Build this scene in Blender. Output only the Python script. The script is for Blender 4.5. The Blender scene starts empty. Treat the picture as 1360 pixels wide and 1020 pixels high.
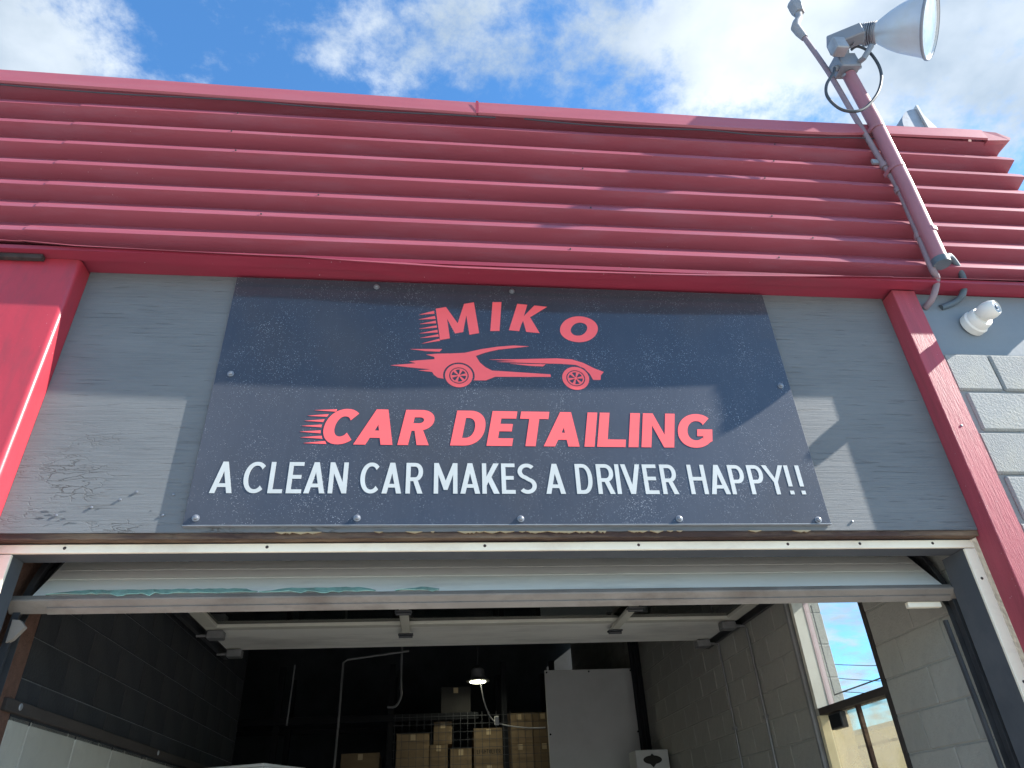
import bpy, bmesh, math, random
from mathutils import Vector, Matrix
from mathutils.geometry import tessellate_polygon
random.seed(7)
R = math.radians
SC = bpy.context.scene
COL = SC.collection

# ------------------------------------------------------------------ camera, sky, sun, exposure
cam = bpy.data.cameras.new('camera'); cam_ob = bpy.data.objects.new('camera', cam); COL.objects.link(cam_ob)
cam.sensor_width = 36.0; cam.lens = 940.19 / 1360 * 36.0; cam.clip_start = 0.05; cam.clip_end = 2000
right = Vector((0.994047, -0.100389, -0.042347)); up = Vector((-0.018807, -0.540923, 0.840862)); fwd = Vector((0.10732, 0.835059, 0.539591))
M4 = Matrix(((right.x, up.x, -fwd.x, -0.3345), (right.y, up.y, -fwd.y, -2.5083), (right.z, up.z, -fwd.z, 1.6), (0, 0, 0, 1)))
cam_ob.matrix_world = M4
SC.camera = cam_ob

SUN_FROM = Vector((5.4, -1.0, 3.75)).normalized()
SUN_EL = math.asin(SUN_FROM.z); SUN_ROT = math.atan2(SUN_FROM.x, SUN_FROM.y)
sun = bpy.data.lights.new('sun', 'SUN'); sun.energy = 5.0; sun.angle = R(0.53); sun.color = (1.0, 0.95, 0.87)
sun_ob = bpy.data.objects.new('sun', sun); COL.objects.link(sun_ob); sun_ob.location = (8, -4, 12)
sun_ob.rotation_euler = SUN_FROM.to_track_quat('Z', 'Y').to_euler()

W = bpy.data.worlds.new('World'); SC.world = W; W.use_nodes = True
wn = W.node_tree.nodes; wl = W.node_tree.links; wn.clear()
def wnode(t, **k):
    n = wn.new(t)
    for a, v in k.items(): setattr(n, a, v)
    return n
w_out = wnode('ShaderNodeOutputWorld'); w_bg = wnode('ShaderNodeBackground'); w_bg.inputs['Strength'].default_value = 0.085
w_sky = wnode('ShaderNodeTexSky', sky_type='NISHITA', sun_disc=False, sun_elevation=SUN_EL, sun_rotation=SUN_ROT,
              altitude=50, air_density=1.0, dust_density=0.3, ozone_density=2.5)
w_tc = wnode('ShaderNodeTexCoord'); w_sep = wnode('ShaderNodeSeparateXYZ')
wl.new(w_tc.outputs['Generated'], w_sep.inputs[0])
def wmath(op, a, b=None):
    n = wnode('ShaderNodeMath', operation=op)
    for i, v in enumerate((a, b)):
        if v is None: continue
        if isinstance(v, (int, float)): n.inputs[i].default_value = v
        else: wl.new(v, n.inputs[i])
    return n.outputs[0]
zc = wmath('ADD', wmath('MAXIMUM', w_sep.outputs['Z'], 0.0), 0.22)
w_cmb = wnode('ShaderNodeCombineXYZ')
wl.new(wmath('DIVIDE', w_sep.outputs['X'], zc), w_cmb.inputs[0]); wl.new(wmath('DIVIDE', w_sep.outputs['Y'], zc), w_cmb.inputs[1])
def cloud_noise(scale, detail, rough, off, dist=0.0):
    mp = wnode('ShaderNodeMapping'); mp.inputs['Location'].default_value = off
    wl.new(w_cmb.outputs[0], mp.inputs[0])
    n = wnode('ShaderNodeTexNoise'); n.inputs['Scale'].default_value = scale; n.inputs['Detail'].default_value = detail
    n.inputs['Roughness'].default_value = rough; n.inputs['Distortion'].default_value = dist
    wl.new(mp.outputs[0], n.inputs['Vector']); return n.outputs['Fac']
CLOUD_OFF = (3.1, 1.7, 0.0)
big = cloud_noise(2.1, 3, 0.5, CLOUD_OFF)
fine = cloud_noise(9.0, 13, 0.66, (9.2, 4.4, 2.0), 0.08)
mixv = wmath('ADD', wmath('MULTIPLY', big, 0.45), wmath('MULTIPLY', fine, 0.55))
for (cu, cv, su, sv, wt) in [(-.52, .50, .15, .12, .17), (-.27, .48, .13, .12, -.13), (-.04, .49, .14, .06, .035), (.52, .43, .34, .17, .20), (.10, .575, .12, .05, -.09), (-.15, .58, .14, .05, -.10)]:
    mp = wnode('ShaderNodeMapping', vector_type='TEXTURE'); mp.inputs['Location'].default_value = (cu, cv, 0); mp.inputs['Scale'].default_value = (su, sv, 1)
    wl.new(w_cmb.outputs[0], mp.inputs[0])
    ln = wnode('ShaderNodeVectorMath', operation='LENGTH'); wl.new(mp.outputs[0], ln.inputs[0])
    fo = wnode('ShaderNodeMapRange', interpolation_type='SMOOTHSTEP'); wl.new(ln.outputs['Value'], fo.inputs[0])
    fo.inputs[1].default_value = 0.0; fo.inputs[2].default_value = 1.25; fo.inputs[3].default_value = wt; fo.inputs[4].default_value = 0.0
    mixv = wmath('ADD', mixv, fo.outputs[0])
w_rmp = wnode('ShaderNodeMapRange', interpolation_type='SMOOTHSTEP'); wl.new(mixv, w_rmp.inputs[0])
w_rmp.inputs[1].default_value = 0.445; w_rmp.inputs[2].default_value = 0.62
w_rmp.inputs[3].default_value = 0.0; w_rmp.inputs[4].default_value = 0.93
shade = wnode('ShaderNodeMapRange'); wl.new(cloud_noise(3.5, 6, 0.55, (1.0, 7.0, 5.0)), shade.inputs[0])
shade.inputs[1].default_value = 0.35; shade.inputs[2].default_value = 0.68; shade.inputs[3].default_value = 0.0; shade.inputs[4].default_value = 1.0
c_col = wnode('ShaderNodeMix', data_type='RGBA'); wl.new(shade.outputs[0], c_col.inputs[0])
c_col.inputs[6].default_value = (2.45, 2.95, 3.45, 1); c_col.inputs[7].default_value = (4.9, 5.25, 5.6, 1)
s_tint = wnode('ShaderNodeMix', data_type='RGBA', blend_type='MULTIPLY'); s_tint.inputs[0].default_value = 1.0
wl.new(w_sky.outputs[0], s_tint.inputs[6]); s_tint.inputs[7].default_value = (0.70, 1.20, 1.50, 1)
c_mix = wnode('ShaderNodeMix', data_type='RGBA'); wl.new(w_rmp.outputs[0], c_mix.inputs[0])
wl.new(s_tint.outputs[2], c_mix.inputs[6]); wl.new(c_col.outputs[2], c_mix.inputs[7])
wl.new(c_mix.outputs[2], w_bg.inputs['Color']); wl.new(w_bg.outputs[0], w_out.inputs['Surface'])

vs = SC.view_settings
vs.view_transform = 'Standard'; vs.look = 'None'; vs.gamma = 1.0; vs.use_curve_mapping = False; vs.exposure = 1.45

# ------------------------------------------------------------------ materials
def nodes_of(m): return m.node_tree.nodes, m.node_tree.links
def mat(name, base, rough=0.6, spec=0.5, metal=0.0, var=0.12, vscale=6.0, stretch=(1, 1, 1), bump=0.0, bscale=40.0,
        bstretch=(1, 1, 1), dirt=None, dirt_amt=0.0, dirt_scale=3.0, speck=None, speck_scale=90.0, speck_lim=0.14, objrand=0.0, fade=None):
    m = bpy.data.materials.new(name); m.use_nodes = True
    N, L = nodes_of(m); b = N['Principled BSDF']
    b.inputs['Roughness'].default_value = rough; b.inputs['Metallic'].default_value = metal
    b.inputs['Specular IOR Level'].default_value = spec
    tc = N.new('ShaderNodeTexCoord')
    def mapped(s):
        mp = N.new('ShaderNodeMapping'); mp.inputs['Scale'].default_value = s; L.new(tc.outputs['Object'], mp.inputs[0]); return mp.outputs[0]
    nz = N.new('ShaderNodeTexNoise'); nz.inputs['Scale'].default_value = vscale; nz.inputs['Detail'].default_value = 7; nz.inputs['Roughness'].default_value = 0.6
    L.new(mapped(stretch), nz.inputs['Vector'])
    mr = N.new('ShaderNodeMapRange'); mr.inputs[1].default_value = 0.25; mr.inputs[2].default_value = 0.75
    mr.inputs[3].default_value = 1 - var; mr.inputs[4].default_value = 1 + var
    L.new(nz.outputs['Fac'], mr.inputs[0])
    mul = N.new('ShaderNodeMix'); mul.data_type = 'RGBA'; mul.blend_type = 'MULTIPLY'; mul.inputs[0].default_value = 1.0
    mul.inputs[6].default_value = (*base, 1); L.new(mr.outputs[0], mul.inputs[7])
    col = mul.outputs[2]
    if objrand:
        oi = N.new('ShaderNodeObjectInfo'); m2 = N.new('ShaderNodeMapRange'); m2.inputs[3].default_value = 1 - objrand; m2.inputs[4].default_value = 1 + objrand
        L.new(oi.outputs['Random'], m2.inputs[0])
        x = N.new('ShaderNodeMix'); x.data_type = 'RGBA'; x.blend_type = 'MULTIPLY'; x.inputs[0].default_value = 1
        L.new(col, x.inputs[6]); L.new(m2.outputs[0], x.inputs[7]); col = x.outputs[2]
    if dirt:
        dn = N.new('ShaderNodeTexNoise'); dn.inputs['Scale'].default_value = dirt_scale; dn.inputs['Detail'].default_value = 9; dn.inputs['Roughness'].default_value = 0.68
        L.new(mapped(stretch), dn.inputs['Vector'])
        dr = N.new('ShaderNodeMapRange'); dr.inputs[1].default_value = 0.48; dr.inputs[2].default_value = 0.70; dr.inputs[4].default_value = dirt_amt
        L.new(dn.outputs['Fac'], dr.inputs[0])
        x = N.new('ShaderNodeMix'); x.data_type = 'RGBA'; L.new(dr.outputs[0], x.inputs[0]); L.new(col, x.inputs[6]); x.inputs[7].default_value = (*dirt, 1); col = x.outputs[2]
    if speck:
        vo = N.new('ShaderNodeTexVoronoi'); vo.inputs['Scale'].default_value = speck_scale; L.new(tc.outputs['Object'], vo.inputs['Vector'])
        s2 = N.new('ShaderNodeTexNoise'); s2.inputs['Scale'].default_value = 3.0; s2.inputs['Detail'].default_value = 4; L.new(tc.outputs['Object'], s2.inputs['Vector'])
        lim = N.new('ShaderNodeMapRange'); lim.inputs[1].default_value = 0.38; lim.inputs[2].default_value = 0.7; lim.inputs[3].default_value = 0.0; lim.inputs[4].default_value = speck_lim
        L.new(s2.outputs['Fac'], lim.inputs[0])
        lt = N.new('ShaderNodeMath'); lt.operation = 'LESS_THAN'; L.new(vo.outputs['Distance'], lt.inputs[0]); L.new(lim.outputs[0], lt.inputs[1])
        x = N.new('ShaderNodeMix'); x.data_type = 'RGBA'; L.new(lt.outputs[0], x.inputs[0]); L.new(col, x.inputs[6]); x.inputs[7].default_value = (*speck, 1); col = x.outputs[2]
    L.new(col, b.inputs['Base Color'])
    rr = N.new('ShaderNodeMapRange'); rr.inputs[3].default_value = max(0.02, rough - 0.08); rr.inputs[4].default_value = min(1, rough + 0.08)
    L.new(nz.outputs['Fac'], rr.inputs[0]); L.new(rr.outputs[0], b.inputs['Roughness'])
    if bump:
        bn = N.new('ShaderNodeTexNoise'); bn.inputs['Scale'].default_value = bscale; bn.inputs['Detail'].default_value = 8; bn.inputs['Roughness'].default_value = 0.65
        L.new(mapped(bstretch), bn.inputs['Vector'])
        bp = N.new('ShaderNodeBump'); bp.inputs['Strength'].default_value = 1.0; bp.inputs['Distance'].default_value = bump
        L.new(bn.outputs['Fac'], bp.inputs['Height']); L.new(bp.outputs[0], b.inputs['Normal'])
    return m

MT = {}
MT['clad'] = mat('faded_red_cladding_paint', (0.275, 0.062, 0.086), 0.42, 0.4, var=0.16, vscale=2.5, stretch=(0.4, 1, 6), dirt=(0.22, 0.13, 0.17), dirt_amt=0.35, dirt_scale=5, bump=0.0006, bscale=14, bstretch=(0.3, 1, 1), speck=(0.62, 0.5, 0.5), speck_scale=28, speck_lim=0.05)
MT['cap'] = mat('faded_red_cap_paint', (0.33, 0.080, 0.102), 0.45, 0.4, var=0.08, vscale=3, stretch=(0.4, 1, 4), bump=0.0008, bscale=9, dirt=(0.25, 0.12, 0.14), dirt_amt=0.3)
MT['red'] = mat('glossy_red_column_paint', (0.36, 0.030, 0.046), 0.38, 0.5, var=0.12, vscale=3, stretch=(2, 2, 0.5), dirt=(0.17, 0.035, 0.045), dirt_amt=0.55, dirt_scale=7, speck=(0.55, 0.35, 0.36), speck_scale=45, speck_lim=0.09, bump=0.0004, bscale=60)
MT['redwood'] = mat('red_painted_timber', (0.34, 0.055, 0.075), 0.55, 0.35, var=0.14, vscale=7, stretch=(6, 6, 0.5), bump=0.002, bscale=30, bstretch=(5, 5, 0.5), dirt=(0.22, 0.05, 0.06), dirt_amt=0.5, speck=(0.6, 0.5, 0.48), speck_scale=35, speck_lim=0.08)
MT['soffit'] = mat('dark_red_soffit_paint', (0.27, 0.030, 0.055), 0.45, 0.4, var=0.12, vscale=5, stretch=(0.4, 2, 2), dirt=(0.16, 0.05, 0.06), dirt_amt=0.4, speck=(0.5, 0.4, 0.4), speck_scale=30, speck_lim=0.10)
MT['rust'] = mat('black_rusted_flashing', (0.045, 0.036, 0.036), 0.9, 0.2, var=0.4, vscale=18, dirt=(0.13, 0.06, 0.05), dirt_amt=0.7, dirt_scale=20, bump=0.006, bscale=30)
MT['galv'] = mat('weathered_galvanised_steel', (0.30, 0.32, 0.34), 0.5, 0.4, metal=0.35, var=0.15, vscale=14, dirt=(0.18, 0.17, 0.16), dirt_amt=0.5, dirt_scale=9)
MT['alu'] = mat('cream_aluminium_trim', (0.88, 0.79, 0.62), 0.45, 0.4, var=0.07, vscale=8, stretch=(0.5, 1, 1), dirt=(0.40, 0.29, 0.22), dirt_amt=0.5, dirt_scale=4)
MT['seal'] = mat('dark_grey_reveal_paint', (0.075, 0.080, 0.088), 0.6, 0.3, var=0.12, vscale=6, dirt=(0.12, 0.12, 0.12), dirt_amt=0.4)
MT['doorgrey'] = mat('pale_grey_door_enamel', (0.78, 0.76, 0.69), 0.5, 0.4, var=0.06, vscale=4, stretch=(0.3, 1, 2), dirt=(0.25, 0.23, 0.21), dirt_amt=0.5, dirt_scale=3)
MT['doorrail'] = mat('dirty_bottom_rail', (0.23, 0.20, 0.17), 0.7, 0.3, var=0.18, vscale=9, stretch=(0.5, 1, 1), dirt=(0.13, 0.10, 0.08), dirt_amt=0.8, dirt_scale=7, bump=0.002, bscale=35)
MT['cream'] = mat('cream_rail_enamel', (0.55, 0.53, 0.45), 0.5, 0.4, var=0.06, vscale=5, dirt=(0.38, 0.34, 0.28), dirt_amt=0.4)
MT['teal'] = mat('torn_teal_weatherstrip', (0.30, 0.50, 0.42), 0.7, 0.3, var=0.25, vscale=25, dirt=(0.18, 0.20, 0.17), dirt_amt=0.7, dirt_scale=16)
MT['block'] = mat('warm_grey_painted_block', (0.34, 0.33, 0.29), 0.85, 0.25, var=0.10, vscale=7, bump=0.004, bscale=80, dirt=(0.21, 0.21, 0.19), dirt_amt=0.5, dirt_scale=5, objrand=0.06)
MT['blockjoint'] = mat('painted_mortar_joint', (0.38, 0.37, 0.33), 0.9, 0.2, var=0.1, bump=0.003, bscale=60)
MT['outblock'] = mat('rough_split_face_block', (0.29, 0.298, 0.292), 0.85, 0.25, var=0.12, vscale=9, bump=0.008, bscale=95, dirt=(0.38, 0.34, 0.24), dirt_amt=0.35, dirt_scale=4, objrand=0.05)
MT['outjoint'] = mat('dark_recessed_mortar', (0.24, 0.245, 0.24), 0.9, 0.2, var=0.15, bump=0.004, bscale=60)
MT['bandwall'] = mat('smooth_blue_grey_band', (0.18, 0.21, 0.235), 0.7, 0.3, var=0.08, vscale=5, stretch=(0.4, 1, 1), bump=0.0012, bscale=20, dirt=(0.13, 0.155, 0.175), dirt_amt=0.4, dirt_scale=5)
MT['blackblock'] = mat('black_painted_block', (0.022, 0.024, 0.028), 0.8, 0.25, var=0.3, vscale=8, bump=0.004, bscale=70, dirt=(0.04, 0.038, 0.036), dirt_amt=0.5, objrand=0.15)
MT['blackjoint'] = mat('dusty_joint_in_black_wall', (0.13, 0.133, 0.14), 0.9, 0.2, var=0.4, vscale=9)
MT['paleblock'] = mat('pale_dado_block', (0.35, 0.335, 0.285), 0.75, 0.3, var=0.09, vscale=8, bump=0.001, bscale=50, dirt=(0.27, 0.26, 0.23), dirt_amt=0.5, objrand=0.05)
MT['palejoint'] = mat('pale_dado_joint', (0.50, 0.50, 0.47), 0.85, 0.2)
MT['brown'] = mat('rough_brown_render', (0.13, 0.070, 0.050), 0.9, 0.2, var=0.25, vscale=30, bump=0.012, bscale=90)
MT['darkwood'] = mat('dark_brown_rail_timber', (0.045, 0.038, 0.034), 0.8, 0.25, var=0.25, vscale=8, stretch=(3, 0.4, 3), bump=0.003, bscale=20)
MT['panelwood'] = mat('split_brown_board_edge', (0.055, 0.033, 0.027), 0.8, 0.25, var=0.35, vscale=14, stretch=(0.3, 2, 3), bump=0.006, bscale=18, bstretch=(0.3, 3, 3), dirt=(0.34, 0.24, 0.15), dirt_amt=0.75, dirt_scale=2.6)
MT['black'] = mat('black_ceiling_paint', (0.012, 0.013, 0.015), 0.85, 0.2, var=0.3, vscale=3)
MT['darkwall'] = mat('sooty_dark_wall_paint', (0.075, 0.082, 0.088), 0.9, 0.2, var=0.35, vscale=2.5)
MT['darksteel'] = mat('dark_steel', (0.05, 0.052, 0.056), 0.5, 0.4, metal=0.3, var=0.3, vscale=9, dirt=(0.10, 0.09, 0.08), dirt_amt=0.4)
MT['steel'] = mat('dull_grey_steel', (0.22, 0.22, 0.22), 0.5, 0.4, metal=0.4, var=0.2, vscale=9, dirt=(0.12, 0.11, 0.10), dirt_amt=0.5)
MT['conduit'] = mat('grey_pink_conduit_paint', (0.21, 0.155, 0.175), 0.5, 0.4, var=0.12, vscale=10, dirt=(0.26, 0.22, 0.22), dirt_amt=0.6, dirt_scale=8)
MT['weather'] = mat('grey_conduit_fitting', (0.22, 0.23, 0.25), 0.6, 0.4, var=0.2, vscale=15, dirt=(0.30, 0.24, 0.17), dirt_amt=0.6, dirt_scale=12)
MT['pole'] = mat('faded_red_pole_paint', (0.30, 0.125, 0.15), 0.45, 0.4, var=0.1, vscale=6, stretch=(2, 2, 0.5), dirt=(0.24, 0.15, 0.15), dirt_amt=0.4, dirt_scale=7)
MT['lampgrey'] = mat('grey_cast_lamp_housing', (0.20, 0.22, 0.25), 0.5, 0.4, metal=0.2, var=0.15, vscale=12, dirt=(0.13, 0.13, 0.14), dirt_amt=0.4)
MT['reflector'] = mat('spun_aluminium_reflector', (0.50, 0.52, 0.54), 0.45, 0.5, metal=0.3, var=0.06, vscale=6, dirt=(0.40, 0.38, 0.33), dirt_amt=0.4, dirt_scale=6)
MT['lampglass'] = mat('cloudy_lamp_glass', (0.30, 0.34, 0.36), 0.2, 0.6, var=0.25, vscale=5, dirt=(0.45, 0.46, 0.45), dirt_amt=0.6, dirt_scale=5)
MT['cable'] = mat('dark_rubber_cable', (0.045, 0.052, 0.06), 0.6, 0.4, var=0.2, vscale=20)
MT['bluecable'] = mat('blue_grey_rubber_cable', (0.08, 0.11, 0.135), 0.55, 0.4, var=0.15, vscale=20)
MT['whiteplastic'] = mat('white_camera_plastic', (0.70, 0.69, 0.64), 0.4, 0.5, var=0.04, vscale=12, dirt=(0.55, 0.52, 0.45), dirt_amt=0.4)
MT['lens'] = mat('dark_camera_lens_ring', (0.03, 0.05, 0.075), 0.25, 0.6, var=0.2)
MT['white'] = mat('white_coated_board', (0.50, 0.50, 0.48), 0.6, 0.4, var=0.05, vscale=5, dirt=(0.40, 0.40, 0.37), dirt_amt=0.4)
MT['card'] = mat('brown_cardboard', (0.20, 0.145, 0.085), 0.85, 0.2, var=0.12, vscale=6, stretch=(1, 1, 3), objrand=0.18, dirt=(0.27, 0.18, 0.10), dirt_amt=0.4)
MT['darkcard'] = mat('dimmed_cardboard', (0.045, 0.043, 0.040), 0.9, 0.2, var=0.2, vscale=6)  # card colour darkened so the upper carton stays dim beside the lamp
MT['tape'] = mat('tan_parcel_tape', (0.42, 0.32, 0.18), 0.35, 0.5, var=0.08)
MT['ink'] = mat('black_carton_ink', (0.03, 0.028, 0.025), 0.7, 0.2)
MT['vinylred'] = mat('red_vinyl_lettering', (0.88, 0.115, 0.115), 0.38, 0.45, var=0.05, vscale=5, speck=(0.75, 0.25, 0.27), speck_scale=150, speck_lim=0.10)
MT['vinylwhite'] = mat('white_vinyl_lettering', (0.46, 0.475, 0.46), 0.4, 0.4, var=0.04, vscale=5, dirt=(0.60, 0.63, 0.64), dirt_amt=0.3, dirt_scale=9)
MT['bolt'] = mat('grey_bolt_head', (0.20, 0.21, 0.23), 0.4, 0.5, metal=0.5, var=0.15)
MT['asphalt'] = mat('worn_concrete_forecourt', (0.42, 0.405, 0.375), 0.9, 0.25, var=0.2, vscale=1.2, bump=0.004, bscale=60, dirt=(0.30, 0.29, 0.275), dirt_amt=0.5, dirt_scale=0.7)
MT['concrete'] = mat('oily_concrete_floor', (0.20, 0.195, 0.185), 0.7, 0.3, var=0.2, vscale=1.0, dirt=(0.10, 0.10, 0.10), dirt_amt=0.6, dirt_scale=0.8)
MT['truckcream'] = mat('aged_cream_vehicle_paint', (0.60, 0.53, 0.34), 0.4, 0.5, var=0.08, vscale=2, dirt=(0.42, 0.34, 0.20), dirt_amt=0.6, dirt_scale=1.6)
MT['tyre'] = mat('black_tyre_rubber', (0.02, 0.02, 0.021), 0.85, 0.2)
MT['darkglass'] = mat('dark_vehicle_glass', (0.02, 0.024, 0.028), 0.08, 0.6)
MT['orange'] = mat('red_orange_marker', (0.60, 0.12, 0.06), 0.5, 0.4)
MT['pink'] = mat('faded_pink_frame_paint', (0.50, 0.38, 0.37), 0.6, 0.3, var=0.08, dirt=(0.40, 0.33, 0.31), dirt_amt=0.5)

def sign_material():
    m = bpy.data.materials.new('dusty_black_sign_laminate'); m.use_nodes = True
    N, L = nodes_of(m); b = N['Principled BSDF']
    tc = N.new('ShaderNodeTexCoord')
    def nz(scale, st, det=8, ro=0.65):
        mp = N.new('ShaderNodeMapping'); mp.inputs['Scale'].default_value = st; L.new(tc.outputs['Object'], mp.inputs[0])
        n = N.new('ShaderNodeTexNoise'); n.inputs['Scale'].default_value = scale; n.inputs['Detail'].default_value = det; n.inputs['Roughness'].default_value = ro
        L.new(mp.outputs[0], n.inputs['Vector']); return n.outputs['Fac']
    def mr(x, a, c, lo, hi):
        n = N.new('ShaderNodeMapRange'); L.new(x, n.inputs[0]); n.inputs[1].default_value = a; n.inputs[2].default_value = c; n.inputs[3].default_value = lo; n.inputs[4].default_value = hi; return n.outputs[0]
    def mth(op, a, c):
        n = N.new('ShaderNodeMath'); n.operation = op
        for i, v in enumerate((a, c)):
            if isinstance(v, float): n.inputs[i].default_value = v
            else: L.new(v, n.inputs[i])
        return n.outputs[0]
    film = mr(nz(2.2, (1, 1, 0.8), 5), 0.3, 0.7, 0.25, 0.75)
    streak = mr(nz(14, (4.0, 1, 0.35), 9), 0.42, 0.72, 0.0, 1.0)
    film = mth('ADD', film, mth('MULTIPLY', streak, 0.16))
    vo = N.new('ShaderNodeTexVoronoi'); vo.inputs['Scale'].default_value = 310; L.new(tc.outputs['Object'], vo.inputs['Vector'])
    vsz = N.new('ShaderNodeSeparateColor'); L.new(vo.outputs['Color'], vsz.inputs[0])
    lim = mth('MULTIPLY', mth('POWER', vsz.outputs[0], 5.0), mr(nz(3.5, (1, 1, 1), 5), 0.35, 0.68, 0.10, 0.62))
    sp = mth('LESS_THAN', vo.outputs['Distance'], lim)
    c1 = N.new('ShaderNodeMix'); c1.data_type = 'RGBA'; L.new(film, c1.inputs[0])
    c1.inputs[6].default_value = (0.005, 0.009, 0.020, 1); c1.inputs[7].default_value = (0.026, 0.032, 0.048, 1)
    c2 = N.new('ShaderNodeMix'); c2.data_type = 'RGBA'; L.new(mth('MULTIPLY', sp, 0.50), c2.inputs[0]); L.new(c1.outputs[2], c2.inputs[6]); c2.inputs[7].default_value = (0.46, 0.48, 0.52, 1)
    L.new(c2.outputs[2], b.inputs['Base Color'])
    L.new(mr(film, 0.2, 1.0, 0.06, 0.20), b.inputs['Roughness'])
    b.inputs['Sheen Weight'].default_value = 0.55; b.inputs['Sheen Roughness'].default_value = 0.5; b.inputs['Sheen Tint'].default_value = (0.85, 0.88, 0.92, 1)
    b.inputs['Coat Weight'].default_value = 0.2; b.inputs['Coat Roughness'].default_value = 0.5; b.inputs['Coat IOR'].default_value = 1.4
    b.inputs['Specular IOR Level'].default_value = 0.42; b.inputs['IOR'].default_value = 1.55
    bp = N.new('ShaderNodeBump'); bp.inputs['Strength'].default_value = 0.5; bp.inputs['Distance'].default_value = 0.004
    L.new(nz(2.6, (1, 1, 1), 3), bp.inputs['Height']); L.new(bp.outputs[0], b.inputs['Normal'])
    return m
MT['sign'] = sign_material()

def plywood_material():
    m = bpy.data.materials.new('checked_grey_painted_plywood'); m.use_nodes = True
    N, L = nodes_of(m); b = N['Principled BSDF']; b.inputs['Roughness'].default_value = 0.72; b.inputs['Specular IOR Level'].default_value = 0.25
    tc = N.new('ShaderNodeTexCoord')
    def nz(scale, st, det=9, ro=0.68, dist=0.0):
        mp = N.new('ShaderNodeMapping'); mp.inputs['Scale'].default_value = st; L.new(tc.outputs['Object'], mp.inputs[0])
        n = N.new('ShaderNodeTexNoise'); n.inputs['Scale'].default_value = scale; n.inputs['Detail'].default_value = det; n.inputs['Roughness'].default_value = ro; n.inputs['Distortion'].default_value = dist
        L.new(mp.outputs[0], n.inputs['Vector']); return n.outputs['Fac']
    def mr(x, a, c, lo, hi):
        n = N.new('ShaderNodeMapRange'); L.new(x, n.inputs[0]); n.inputs[1].default_value = a; n.inputs[2].default_value = c; n.inputs[3].default_value = lo; n.inputs[4].default_value = hi; return n.outputs[0]
    def mth(op, a, c):
        n = N.new('ShaderNodeMath'); n.operation = op
        for i, v in enumerate((a, c)):
            if isinstance(v, float): n.inputs[i].default_value = v
            else: L.new(v, n.inputs[i])
        return n.outputs[0]
    grain = nz(34, (0.10, 1, 2.6), 10, 0.75)
    check = mr(nz(62, (0.07, 1, 1.9), 7, 0.62, 0.2), 0.33, 0.40, 1.0, 0.0)       # open checks along the grain
    sep = N.new('ShaderNodeSeparateXYZ'); L.new(tc.outputs['Object'], sep.inputs[0])
    low = mr(sep.outputs['Z'], 0.0, 0.55, 1.0, 0.0)                               # rot is worst along the bottom edge
    left = mr(sep.outputs['X'], -1.2, -0.4, 1.0, 0.25)
    mpv = N.new('ShaderNodeMapping'); mpv.inputs['Scale'].default_value = (0.42, 1, 1.5); L.new(tc.outputs['Object'], mpv.inputs[0])
    wob = N.new('ShaderNodeTexNoise'); wob.inputs['Scale'].default_value = 17; wob.inputs['Detail'].default_value = 6; L.new(mpv.outputs[0], wob.inputs['Vector'])
    av = N.new('ShaderNodeMix'); av.data_type = 'VECTOR'; av.inputs[0].default_value = 0.10; L.new(mpv.outputs[0], av.inputs[4]); L.new(wob.outputs['Color'], av.inputs[5])
    ve = N.new('ShaderNodeTexVoronoi'); ve.feature = 'DISTANCE_TO_EDGE'; ve.inputs['Scale'].default_value = 30; L.new(av.outputs[1], ve.inputs['Vector'])
    net = mth('MULTIPLY', mr(ve.outputs['Distance'], 0.0, 0.055, 1.0, 0.0), mr(nz(5.5, (0.6, 1, 1.2), 5, 0.6), 0.50, 0.66, 0.0, 0.8))
    flake = mth('MULTIPLY', net, mth('MULTIPLY', low, left))
    cr = mth('MAXIMUM', mth('MULTIPLY', check, 0.20), flake)
    c0 = N.new('ShaderNodeMix'); c0.data_type = 'RGBA'; L.new(mr(nz(3.0, (0.5, 1, 1.5)), 0.3, 0.7, 0.0, 1.0), c0.inputs[0])
    c0.inputs[6].default_value = (0.130, 0.139, 0.146, 1); c0.inputs[7].default_value = (0.168, 0.177, 0.181, 1)
    c1 = N.new('ShaderNodeMix'); c1.data_type = 'RGBA'; L.new(mr(grain, 0.30, 0.52, 0.38, 0.0), c1.inputs[0]); L.new(c0.outputs[2], c1.inputs[6]); c1.inputs[7].default_value = (0.10, 0.105, 0.11, 1)
    c2 = N.new('ShaderNodeMix'); c2.data_type = 'RGBA'; L.new(mth('MULTIPLY', cr, 0.75), c2.inputs[0]); L.new(c1.outputs[2], c2.inputs[6]); c2.inputs[7].default_value = (0.045, 0.045, 0.045, 1)
    L.new(c2.outputs[2], b.inputs['Base Color'])
    h = mth('SUBTRACT', mth('MULTIPLY', grain, 0.5), mth('MULTIPLY', cr, 0.9))
    bp = N.new('ShaderNodeBump'); bp.inputs['Strength'].default_value = 1.0; bp.inputs['Distance'].default_value = 0.008
    L.new(h, bp.inputs['Height']); L.new(bp.outputs[0], b.inputs['Normal'])
    return m
MT['ply'] = plywood_material()

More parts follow.
